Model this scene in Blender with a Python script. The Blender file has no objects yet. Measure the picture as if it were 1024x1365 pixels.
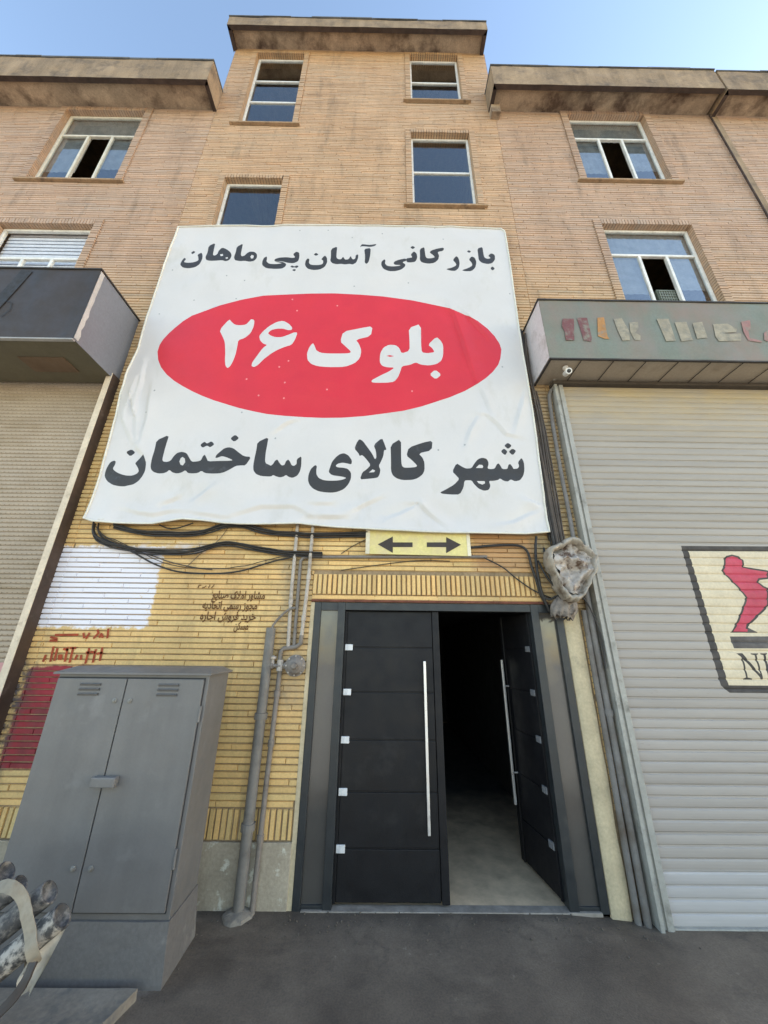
import bpy, bmesh, math, random
from math import sin, cos, pi, radians
from mathutils import Vector, Matrix, noise
from mathutils.geometry import delaunay_2d_cdt
random.seed(7)
SC = bpy.context.scene
COL = SC.collection

# ------------------------------------------------------------------ camera
cd = bpy.data.cameras.new('camera'); cam = bpy.data.objects.new('camera', cd); COL.objects.link(cam)
cd.sensor_fit = 'HORIZONTAL'; cd.sensor_width = 36.0; cd.lens = 36.0 * 474.9 / 1024.0
cd.clip_start = 0.05; cd.clip_end = 500
RT = Vector((0.99989814, -0.00994564, 0.01023651)); DN = Vector((0.01308669, 0.35266568, -0.93565787)); FW = Vector((0.00569566, 0.93569653, 0.35275992))
cam.matrix_world = Matrix(((RT.x, -DN.x, -FW.x, 0), (RT.y, -DN.y, -FW.y, -3.5), (RT.z, -DN.z, -FW.z, 1.812), (0, 0, 0, 1)))
SC.camera = cam
# ------------------------------------------------------------------ sky, sun, exposure
SUN_EL, SUN_ROT = radians(20), radians(85)
w = bpy.data.worlds.new('World'); SC.world = w; w.use_nodes = True
nt = w.node_tree; bg = nt.nodes['Background']
sky = nt.nodes.new('ShaderNodeTexSky'); sky.sky_type = 'NISHITA'; sky.sun_disc = False
sky.sun_elevation = SUN_EL; sky.sun_rotation = SUN_ROT; sky.air_density = 1.0; sky.dust_density = 0.45; sky.ozone_density = 0.0
nt.links.new(sky.outputs[0], bg.inputs[0]); bg.inputs[1].default_value = 0.15
sl = bpy.data.lights.new('sun', 'SUN'); sl.energy = 3.4; sl.angle = radians(0.5); sl.color = (1, .95, .87)
sun = bpy.data.objects.new('sun', sl); COL.objects.link(sun)
sd = Vector((sin(SUN_ROT) * cos(SUN_EL), cos(SUN_ROT) * cos(SUN_EL), sin(SUN_EL)))
sun.rotation_euler = sd.to_track_quat('Z', 'Y').to_euler(); sun.location = (0, 0, 30)
vs = SC.view_settings; vs.view_transform = 'Standard'; vs.look = 'None'; vs.gamma = 1; vs.exposure = 1.74
SC.display_settings.display_device = 'sRGB'

# ------------------------------------------------------------------ materials
def srgb(r, g, b):
    f = lambda c: (c / 255 / 12.92) if c <= 10 else ((c / 255 + .055) / 1.055) ** 2.4
    return (f(r), f(g), f(b))
class NG:
    def __init__(s, name):
        s.m = bpy.data.materials.new(name); s.m.use_nodes = True; s.t = s.m.node_tree
        s.b = s.t.nodes['Principled BSDF']; s.geo = s.t.nodes.new('ShaderNodeNewGeometry'); s.pos = s.geo.outputs['Position']
    def n(s, typ, **k):
        x = s.t.nodes.new(typ)
        for a, v in k.items(): setattr(x, a, v)
        return x
    def l(s, a, b): s.t.links.new(a, b)
    def scaled(s, v):
        m = s.n('ShaderNodeVectorMath', operation='MULTIPLY'); s.l(s.pos, m.inputs[0]); m.inputs[1].default_value = v; return m.outputs[0]
    def noise(s, scale, detail=5, rough=.6, stretch=(1, 1, 1), off=0):
        x = s.n('ShaderNodeTexNoise'); x.inputs['Scale'].default_value = scale; x.inputs['Detail'].default_value = detail; x.inputs['Roughness'].default_value = rough
        v = s.n('ShaderNodeVectorMath', operation='MULTIPLY_ADD'); s.l(s.pos, v.inputs[0]); v.inputs[1].default_value = stretch; v.inputs[2].default_value = (off, off * .7, off * 1.3)
        s.l(v.outputs[0], x.inputs['Vector']); return x.outputs['Fac']
    def ramp(s, fac, lo, hi, a=0., b=1.):
        x = s.n('ShaderNodeMapRange', clamp=True); s.l(fac, x.inputs[0])
        for i, v in enumerate((lo, hi, a, b)): x.inputs[i + 1].default_value = v
        return x.outputs[0]
    def math(s, op, a, b=None):
        x = s.n('ShaderNodeMath', operation=op)
        for i, v in enumerate((a, b)):
            if v is None: continue
            if isinstance(v, (int, float)): x.inputs[i].default_value = v
            else: s.l(v, x.inputs[i])
        return x.outputs[0]
    def mix(s, fac, a, b, mode='MIX'):
        x = s.n('ShaderNodeMix', data_type='RGBA', blend_type=mode)
        if isinstance(fac, (int, float)): x.inputs[0].default_value = fac
        else: s.l(fac, x.inputs[0])
        for i, v in ((6, a), (7, b)):
            if isinstance(v, tuple): x.inputs[i].default_value = (*v, 1) if len(v) == 3 else v
            else: s.l(v, x.inputs[i])
        return x.outputs[2]
    def bump(s, h, strength, dist=.01):
        x = s.n('ShaderNodeBump'); x.inputs['Strength'].default_value = strength; x.inputs['Distance'].default_value = dist
        s.l(h, x.inputs['Height']); s.l(x.outputs[0], s.b.inputs['Normal']); return x
    def sep(s):
        x = s.n('ShaderNodeSeparateXYZ'); s.l(s.pos, x.inputs[0]); return x.outputs
    def done(s, col=None, rough=None, metal=None):
        if col is not None: s.l(col, s.b.inputs['Base Color'])
        if isinstance(rough, (int, float)): s.b.inputs['Roughness'].default_value = rough
        elif rough is not None: s.l(rough, s.b.inputs['Roughness'])
        if metal is not None: s.b.inputs['Metallic'].default_value = metal
        return s.m

def pbr(name, col, rough=.7, metal=0., vary=.14, vscale=2.5, fine=.08, fscale=45, bump=.15, dirt=None, spec=None, streak=0, dent=0):
    """col darkened and lightened by broad and fine mottling; dirt = (colour, lo, hi, scale[, stretch])"""
    g = NG(name)
    f = g.ramp(g.noise(vscale, 4), .3, .7, 1 - vary, 1 + vary)
    f2 = g.noise(fscale, 3); f2m = g.ramp(f2, .3, .7, 1 - fine, 1 + fine)
    k = g.math('MULTIPLY', f, f2m)
    if streak: k = g.math('MULTIPLY', k, g.ramp(g.noise(6, 4, .6, (1, 1, .12), 3), .35, .75, 1 + streak * .3, 1 - streak))
    c = g.n('ShaderNodeVectorMath', operation='SCALE'); c.inputs[0].default_value = col; g.l(k, c.inputs['Scale'])
    out = c.outputs[0]
    if dirt:
        st = dirt[4] if len(dirt) > 4 else (1, 1, 1)
        out = g.mix(g.ramp(g.noise(dirt[3], 6, .65, st, 11), dirt[1], dirt[2]), out, dirt[0])
    if bump:
        bn = g.bump(f2, bump, .004)
        if dent:
            b2 = g.n('ShaderNodeBump'); b2.inputs['Strength'].default_value = dent; b2.inputs['Distance'].default_value = .05; g.l(g.noise(2.6, 2, .5, (1, 1, 1), 17), b2.inputs['Height']); g.l(b2.outputs[0], bn.inputs['Normal'])
    r = g.ramp(g.noise(vscale * 3, 3, .6, (1, 1, 1), 5), .3, .7, max(.05, rough - .12), min(1, rough + .12))
    if spec is not None: g.b.inputs['Specular IOR Level'].default_value = spec
    return g.done(out, r, metal)

def brick_material():
    g = NG('glazed_brick')
    a = g.n('ShaderNodeAttribute', attribute_name='bcol'); c = a.outputs['Color']
    x, y, z = g.sep()
    n1 = g.noise(14, 4, .7); n2 = g.noise(60, 3)
    c = g.mix(g.ramp(g.noise(.55, 4, .6), .35, .75, 0, .35), c, srgb(168, 128, 92))
    k = g.math('MULTIPLY', g.ramp(n2, .25, .75, .86, 1.12), g.ramp(g.noise(3, 5, .7, (1, 1, .25)), .3, .8, 1.08, .80))
    sc = g.n('ShaderNodeVectorMath', operation='SCALE'); g.l(c, sc.inputs[0]); g.l(k, sc.inputs['Scale']); c = sc.outputs[0]
    # grime of its own shape: soot streaks running down, chipped darker bricks
    c = g.mix(g.ramp(g.noise(2.2, 7, .72, (1.6, 1, .3), 21), .56, .78, 0, .6), c, (.10, .075, .05))
    def box(x0, x1, z0, z1, e, ns):
        nx = g.math('ADD', x, g.ramp(n1, 0, 1, -ns, ns)); nz = g.math('ADD', z, g.ramp(g.noise(11, 4, .7, (1, 1, 1), 8), 0, 1, -ns, ns))
        m = g.math('MULTIPLY', g.ramp(nx, x0 - e, x0 + e), g.ramp(nx, x1 - e, x1 + e, 1, 0))
        return g.math('MULTIPLY', m, g.math('MULTIPLY', g.ramp(nz, z0 - e, z0 + e), g.ramp(nz, z1 - e, z1 + e, 1, 0)))
    wm = g.math('MULTIPLY', box(-3.4, -2.17, 1.95, 2.72, .012, .07), g.ramp(g.noise(30, 5, .7, (.5, 1, 1), 3), .26, .36))
    c = g.mix(wm, c, (.74, .72, .76))
    wm2 = g.math('MULTIPLY', box(-2.45, -1.75, 2.66, 2.76, .02, .05), g.ramp(g.noise(9, 3), .4, .6, 0, .7))
    c = g.mix(wm2, c, (.62, .58, .60))
    rm = g.math('MULTIPLY', box(-3.12, -2.5, .84, 1.62, .012, .05), g.ramp(g.noise(22, 5, .7, (.6, 1, 1), 13), .22, .34))
    c = g.mix(rm, c, g.mix(g.ramp(g.noise(5, 4), .35, .65), (.30, .012, .025), (.16, .02, .025)))
    gm = g.math('MULTIPLY', box(-3.4, -3.06, .5, 1.66, .04, .12), g.ramp(n1, .40, .58))
    c = g.mix(gm, c, (.10, .08, .075))
    om = box(.92, 1.56, 2.5, 2.95, .05, .12)
    c = g.mix(g.math('MULTIPLY', om, .55), c, (.36, .15, .07))
    # damp soot round the pipes left of the door and below the wire tangle
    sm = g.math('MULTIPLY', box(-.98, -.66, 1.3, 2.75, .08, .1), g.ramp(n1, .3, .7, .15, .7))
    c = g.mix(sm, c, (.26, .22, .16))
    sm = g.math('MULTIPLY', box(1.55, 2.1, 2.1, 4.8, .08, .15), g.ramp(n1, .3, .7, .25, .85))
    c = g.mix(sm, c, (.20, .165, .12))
    g.bump(n2, .25, .004)
    return g.done(c, g.ramp(n1, .3, .7, .55, .8))

MAT = {}
def M(k): return MAT[k]
MAT['brick'] = brick_material()
MAT['mortar'] = pbr('dark_mortar', (.27, .195, .115), .95, vary=.3, vscale=6, fine=.2)
MAT['mortar_pale'] = pbr('pale_mortar', (.40, .31, .225), .95, vary=.25, vscale=6, fine=.2)
MAT['plaster'] = pbr('stained_plaster', srgb(150, 128, 102), .9, vary=.2, vscale=1.6, fine=.16, bump=.5, dirt=((.10, .075, .055), .50, .72, 2.6), streak=.35)
MAT['sill'] = pbr('brick_sill', srgb(160, 132, 102), .85, vary=.2, vscale=7, fine=.15, bump=.4, dirt=((.10, .07, .05), .55, .75, 6))
MAT['soffit'] = pbr('soffit_plaster', srgb(166, 144, 120), .9, vary=.3, vscale=2.6, fine=.16, bump=.5, dirt=((.085, .050, .032), .47, .66, 2.0))
MAT['cap'] = pbr('roof_felt', (.10, .10, .10), .9, vary=.3, vscale=5, fine=.2)
MAT['dark_brown'] = pbr('dark_brown_lip', (.055, .035, .027), .9, vary=.4, vscale=6)
MAT['plinth'] = pbr('cement_plinth', srgb(164, 152, 132), .9, vary=.16, vscale=4, fine=.14, bump=.6, dirt=(srgb(205, 200, 182), .58, .66, 9))
MAT['cream'] = pbr('cream_plaster', srgb(190, 174, 142), .85, vary=.16, vscale=5, fine=.1, bump=.5, dirt=(srgb(120, 112, 100), .58, .8, 4))
MAT['white_frame'] = pbr('white_window_paint', (.74, .72, .67), .5, vary=.12, vscale=9, dirt=((.25, .2, .15), .62, .8, 14))
MAT['cream_frame'] = pbr('cream_window_paint', (.64, .59, .49), .55, vary=.14, vscale=9, dirt=((.25, .2, .15), .60, .8, 14))
MAT['curtain'] = pbr('grey_curtain', (.40, .39, .36), .9, vary=.2, vscale=7)
MAT['blind'] = pbr('white_blind', (.74, .74, .76), .8, vary=.1, vscale=7)
MAT['interior'] = pbr('dim_interior', (.03, .028, .027), .9)
MAT['hall_floor'] = None
MAT['door'] = pbr('charcoal_door_skin', (.0085, .0082, .0098), .5, vary=.16, vscale=2, fine=.22, fscale=160, bump=.25, dirt=((.03, .028, .027), .56, .85, 3), spec=.3)
MAT['door_frame'] = pbr('dark_door_frame', (.023, .026, .028), .42, vary=.2, vscale=3, dirt=((.07, .066, .06), .6, .85, 5))
MAT['sidelight'] = pbr('smoked_sidelight', (.075, .068, .06), .14, vary=.10, vscale=1.5, fine=.03, bump=0, spec=1.0)
MAT['steel'] = pbr('brushed_steel', (.78, .77, .76), .38, .8, vary=.02, vscale=8, fine=.02, bump=0)
MAT['hinge'] = pbr('silver_hinge', (.66, .66, .66), .5, .2, vary=.08, vscale=20)
MAT['pipe'] = pbr('grey_painted_pipe', srgb(120, 112, 104), .6, vary=.14, vscale=8, dirt=(srgb(84, 74, 64), .55, .75, 9))
MAT['pipe_light'] = pbr('pale_painted_pipe', srgb(172, 162, 150), .6, vary=.14, vscale=8, dirt=(srgb(110, 98, 84), .52, .75, 12))
MAT['duct'] = pbr('grey_flue', srgb(112, 108, 102), .6, vary=.14, vscale=5, dirt=(srgb(90, 86, 80), .55, .75, 6))
MAT['conduit'] = pbr('dusty_grey_conduit', srgb(116, 112, 108), .65, vary=.16, vscale=4, dirt=(srgb(92, 82, 72), .45, .7, 5))
MAT['cable'] = pbr('black_cable', (.022, .019, .017), .6, vary=.3, vscale=6)
MAT['cable_brown'] = pbr('dusty_cable', (.085, .068, .055), .75, vary=.3, vscale=6)
MAT['cab'] = pbr('grey_cabinet_paint', srgb(107, 105, 103), .5, vary=.06, vscale=1.8, fine=.04, fscale=90, bump=.06, dirt=(srgb(122, 120, 118), .58, .80, 4.5), streak=.14, dent=.35)
MAT['cab_dark'] = pbr('cabinet_gap', (.03, .03, .032), .9)
MAT['cab_base'] = pbr('grey_plinth_paint', srgb(102, 99, 96), .75, vary=.1, vscale=3, fine=.1, bump=.4, dirt=(srgb(136, 132, 124), .58, .75, 5))
MAT['can_dark'] = pbr('charcoal_sheet', srgb(55, 46, 40), .6, vary=.16, vscale=1.6, dirt=(srgb(50, 49, 51), .52, .66, 1.7, (1, 1, .4)))
MAT['can_grey'] = pbr('grey_sheet', srgb(112, 115, 122), .42, vary=.05, vscale=1.2, dirt=(srgb(130, 130, 128), .6, .8, 2.5))
MAT['can_soffit_l'] = pbr('olive_soffit', srgb(92, 86, 68), .6, vary=.12, vscale=1.5)
MAT['can_r_face'] = pbr('faded_green_fascia', srgb(112, 118, 106), .65, vary=.10, vscale=1.4, dirt=(srgb(132, 112, 100), .45, .70, 1.1, (1, 1, .6)))
MAT['can_r_side'] = pbr('pale_side_sheet', srgb(198, 190, 188), .6, vary=.08, vscale=2, dirt=(srgb(150, 140, 130), .55, .8, 4))
MAT['can_r_soffit'] = pbr('taupe_soffit_panel', srgb(156, 144, 128), .6, vary=.10, vscale=1.8, dirt=(srgb(120, 106, 88), .55, .8, 3))
for nme, c in (('maroon', (112, 70, 70)), ('orange', (172, 124, 72)), ('beige', (150, 141, 122)), ('pink', (146, 108, 102))):
    MAT['let_' + nme] = pbr('faded_%s_letter' % nme, srgb(*c), .75, vary=.18, vscale=9, dirt=(srgb(126, 122, 110), .48, .66, 12))
MAT['edge_dark'] = pbr('dark_edge_trim', (.03, .025, .022), .7)
MAT['sh_l'] = pbr('dusty_left_shutter', srgb(166, 150, 130), .7, .0, vary=.10, vscale=1.2, dirt=(srgb(140, 122, 96), .50, .75, 2.2, (.4, 1, 2)))
MAT['guide_white'] = pbr('pale_guide_paint', srgb(206, 190, 166), .7, vary=.12, vscale=6, dirt=(srgb(130, 110, 90), .58, .78, 9))
MAT['guide_brown'] = pbr('brown_jamb_paint', (.050, .030, .020), .7, vary=.25, vscale=4, dirt=((.13, .10, .08), .60, .80, 8))
MAT['sh_r_guide'] = pbr('grey_guide_rail', srgb(158, 156, 148), .55, vary=.12, vscale=5, dirt=(srgb(110, 106, 98), .55, .75, 7))
MAT['asphalt'] = None
MAT['bounce_street'] = pbr('pale_bounce_street', (.50, .45, .37), .9, vary=.15, vscale=.6)
MAT['yellow'] = pbr('yellow_sign', srgb(214, 200, 132), .6, vary=.10, vscale=7, dirt=(srgb(206, 188, 140), .45, .7, 7))
MAT['sign_dark'] = pbr('sign_print', (.045, .035, .03), .7)
MAT['sign_edge'] = pbr('sign_tape', srgb(214, 204, 178), .7)
MAT['bag'] = pbr('dirty_plastic_bag', srgb(160, 150, 136), .5, vary=.25, vscale=10, dirt=(srgb(96, 82, 68), .50, .66, 9))
MAT['bag_in'] = pbr('crumpled_bag_filling', srgb(170, 160, 150), .5, vary=.3, vscale=14, fine=.05, dirt=(srgb(92, 72, 58), .52, .62, 9))
MAT['roll'] = pbr('dusty_black_wrap', (.055, .055, .055), .75, vary=.3, vscale=8, fine=.3, dirt=(srgb(158, 153, 144), .43, .56, 26))
MAT['roll_dark'] = pbr('dark_wrap', (.05, .05, .052), .75, vary=.3, vscale=8, fine=.3, dirt=(srgb(124, 120, 114), .46, .62, 22))
MAT['strap'] = pbr('beige_webbing', srgb(142, 134, 118), .8, vary=.16, vscale=9, dirt=(srgb(128, 112, 92), .52, .74, 8))
MAT['strap_dark'] = pbr('dark_webbing', (.035, .028, .025), .7, vary=.2)
MAT['sack'] = pbr('white_sack', srgb(176, 172, 162), .8, vary=.12, vscale=6, dirt=(srgb(130, 124, 112), .5, .75, 6))
MAT['slab'] = pbr('cement_slab', srgb(134, 125, 112), .85, vary=.2, vscale=5, fine=.12, bump=.5, dirt=(srgb(98, 96, 92), .50, .68, 7))
MAT['camera_white'] = pbr('cctv_white', (.72, .70, .66), .4, vary=.06)
MAT['lens'] = pbr('cctv_lens', (.02, .02, .022), .2)
MAT['graffiti'] = pbr('red_brown_spray', srgb(150, 62, 30), .8, vary=.3, vscale=20)
MAT['stencil'] = pbr('brown_stencil', srgb(92, 58, 26), .85, vary=.3, vscale=30)
MAT['ac'] = pbr('green_grille', (.10, .12, .09), .7, vary=.2)
MAT['wh_cloth'] = pbr('banner_white', (.61, .58, .555), .42, vary=.035, vscale=1.5, fine=.012, bump=0, dirt=((.50, .47, .41), .56, .82, 2.4, (1, 1, .5)), spec=.45)
MAT['red_cloth'] = pbr('banner_red', (.61, .025, .037), .42, vary=.05, vscale=2, fine=.02, bump=0, spec=.45)
MAT['blk_cloth'] = pbr('banner_black', (.040, .038, .038), .5, vary=.08, vscale=3, fine=.06, bump=0, dirt=((.085, .088, .095), .6, .8, 9), spec=.35)
MAT['dot'] = pbr('banner_nail', (.33, .33, .32), .7)
MAT['rdot'] = pbr('banner_scuff', (.75, .22, .22), .7)
MAT['mural_cream'] = pbr('mural_cream', srgb(206, 192, 164), .75, vary=.08, vscale=6)
MAT['mural_black'] = pbr('mural_black', (.052, .046, .042), .75, vary=.3, vscale=7)
MAT['mural_red'] = pbr('mural_red', srgb(184, 66, 86), .7, vary=.14, vscale=5)
MAT['mural_grey'] = pbr('mural_grey', (.10, .09, .085), .75, vary=.3, vscale=7)
MAT['poster_pink'] = pbr('poster_pink', srgb(200, 150, 146), .8); MAT['poster_pale'] = pbr('poster_pale', srgb(190, 190, 170), .8, dirt=(srgb(110, 130, 110), .5, .6, 20))

def shutter_material():
    g = NG('shutter_paint'); x, y, z = g.sep()
    up = srgb(156, 148, 137); lo = srgb(161, 154, 147)
    c = g.mix(g.ramp(z, .9, 3.2), lo, up)
    c = g.mix(g.math('MULTIPLY', g.ramp(z, 3.9, 4.7), g.ramp(g.noise(1.5, 4, .6, (1, 1, 3)), .35, .65, .2, 1.)), c, srgb(178, 158, 120))
    c = g.mix(g.ramp(z, .262, .258), c, srgb(177, 173, 170))                    # the four newer slats at the foot
    band = g.math('SNAP', z, .078); wn = g.n('ShaderNodeTexWhiteNoise', noise_dimensions='1D'); g.l(band, wn.inputs['W'])
    k = g.math('MULTIPLY', g.ramp(wn.outputs['Value'], 0, 1, .93, 1.06), g.ramp(g.noise(5, 5, .7, (.35, 1, 3)), .3, .75, 1.05, .9))
    sc = g.n('ShaderNodeVectorMath', operation='SCALE'); g.l(c, sc.inputs[0]); g.l(k, sc.inputs['Scale']); c = sc.outputs[0]
    c = g.mix(g.ramp(g.noise(3, 6, .7, (1.5, 1, 6), 9), .66, .76, 0, .5), c, (.16, .11, .07))
    return g.done(c, .55)
MAT['sh_r'] = shutter_material()

def asphalt_material():
    g = NG('dark_asphalt')
    n = g.noise(1.3, 6, .65); f = g.noise(90, 4)
    c = g.mix(g.ramp(n, .35, .68), srgb(82, 72, 62), srgb(120, 107, 92))
    c = g.mix(g.ramp(g.noise(3.3, 5, .7, (1, 1, 1), 4), .56, .7, 0, .55), c, srgb(78, 70, 61))
    c = g.mix(g.ramp(g.noise(6, 6, .75, (1, 1, 1), 14), .64, .72, 0, .5), c, srgb(160, 148, 132))
    vo = g.n('ShaderNodeTexVoronoi', feature='DISTANCE_TO_EDGE'); vo.inputs['Scale'].default_value = .5
    wv = g.n('ShaderNodeVectorMath', operation='ADD'); nn = g.n('ShaderNodeTexNoise'); nn.inputs['Scale'].default_value = 2.2; nn.inputs['Detail'].default_value = 6
    g.l(g.pos, nn.inputs['Vector']); g.l(g.pos, wv.inputs[0]); g.l(nn.outputs['Color'], wv.inputs[1]); g.l(wv.outputs[0], vo.inputs['Vector'])
    c = g.mix(g.math('MULTIPLY', g.ramp(vo.outputs['Distance'], .004, .012, 1, 0), g.ramp(n, .5, .62, 0, .25)), c, srgb(44, 40, 36))
    c = g.mix(g.ramp(g.noise(1.7, 6, .6, (.6, 1.6, 1), 31), .52, .72, 0, .6), c, srgb(134, 121, 105))
    x, y, z = g.sep()
    c = g.mix(g.math('MULTIPLY', g.ramp(g.math('ADD', y, g.ramp(g.noise(4, 5, .7), 0, 1, -.18, .18)), -.16, -.02), .6), c, srgb(66, 58, 50))   # damp dirt line along the wall foot
    c = g.mix(g.math('MULTIPLY', g.ramp(g.math('ADD', x, g.ramp(g.noise(3, 6, .75), 0, 1, -.45, .45)), -1.25, -1.5), .75), c, srgb(150, 140, 128))   # cement dust by the cabinet
    k = g.ramp(f, .3, .7, .80, 1.2); sc = g.n('ShaderNodeVectorMath', operation='SCALE'); g.l(c, sc.inputs[0]); g.l(k, sc.inputs['Scale'])
    g.bump(f, .5, .006)
    return g.done(sc.outputs[0], g.ramp(n, .3, .7, .7, .92))
MAT['asphalt'] = asphalt_material()

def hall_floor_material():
    g = NG('hall_cement_fade'); x, y, z = g.sep(); n = g.noise(4, 5, .65)
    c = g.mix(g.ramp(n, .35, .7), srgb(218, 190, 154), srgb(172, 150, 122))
    d = g.mix(g.ramp(g.noise(6, 4), .4, .7), (.045, .043, .04), (.075, .07, .064))        # daylight falloff painted in: floor colour darkens further inside
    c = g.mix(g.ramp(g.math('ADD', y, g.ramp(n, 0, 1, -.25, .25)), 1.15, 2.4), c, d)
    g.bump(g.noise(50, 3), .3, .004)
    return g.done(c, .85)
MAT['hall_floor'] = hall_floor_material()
def glass_material(name, tint, ior):
    m = bpy.data.materials.new(name); m.use_nodes = True; t = m.node_tree; t.nodes.remove(t.nodes['Principled BSDF'])
    o = t.nodes['Material Output']; fr = t.nodes.new('ShaderNodeFresnel'); fr.inputs[0].default_value = ior
    gl = t.nodes.new('ShaderNodeBsdfGlossy'); gl.inputs['Roughness'].default_value = .03; gl.inputs['Color'].default_value = (.86, .88, .88, 1)
    tr = t.nodes.new('ShaderNodeBsdfTransparent'); tr.inputs[0].default_value = (*tint, 1)
    gm = t.nodes.new('ShaderNodeNewGeometry'); iv = t.nodes.new('ShaderNodeMath'); iv.operation = 'SUBTRACT'; iv.inputs[0].default_value = 1; t.links.new(gm.outputs['Backfacing'], iv.inputs[1])
    ml = t.nodes.new('ShaderNodeMath'); ml.operation = 'MULTIPLY'; t.links.new(fr.outputs[0], ml.inputs[0]); t.links.new(iv.outputs[0], ml.inputs[1])      # only the outer skin of the pane mirrors
    mx = t.nodes.new('ShaderNodeMixShader'); t.links.new(ml.outputs[0], mx.inputs[0]); t.links.new(tr.outputs[0], mx.inputs[1]); t.links.new(gl.outputs[0], mx.inputs[2])
    nz = t.nodes.new('ShaderNodeTexNoise'); nz.inputs['Scale'].default_value = 1.6
    bp = t.nodes.new('ShaderNodeBump'); bp.inputs['Strength'].default_value = .06; t.links.new(nz.outputs[0], bp.inputs['Height']); t.links.new(bp.outputs[0], gl.inputs['Normal'])
    t.links.new(mx.outputs[0], o.inputs[0]); return m
MAT['glass'] = glass_material('window_glass', (.80, .83, .85), 2.4); MAT['glass_wing'] = glass_material('reflective_glass', (.80, .83, .85), 3.3); MAT['glass_clear'] = glass_material('clear_glass', (.97, .97, .97), 1.5)

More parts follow.
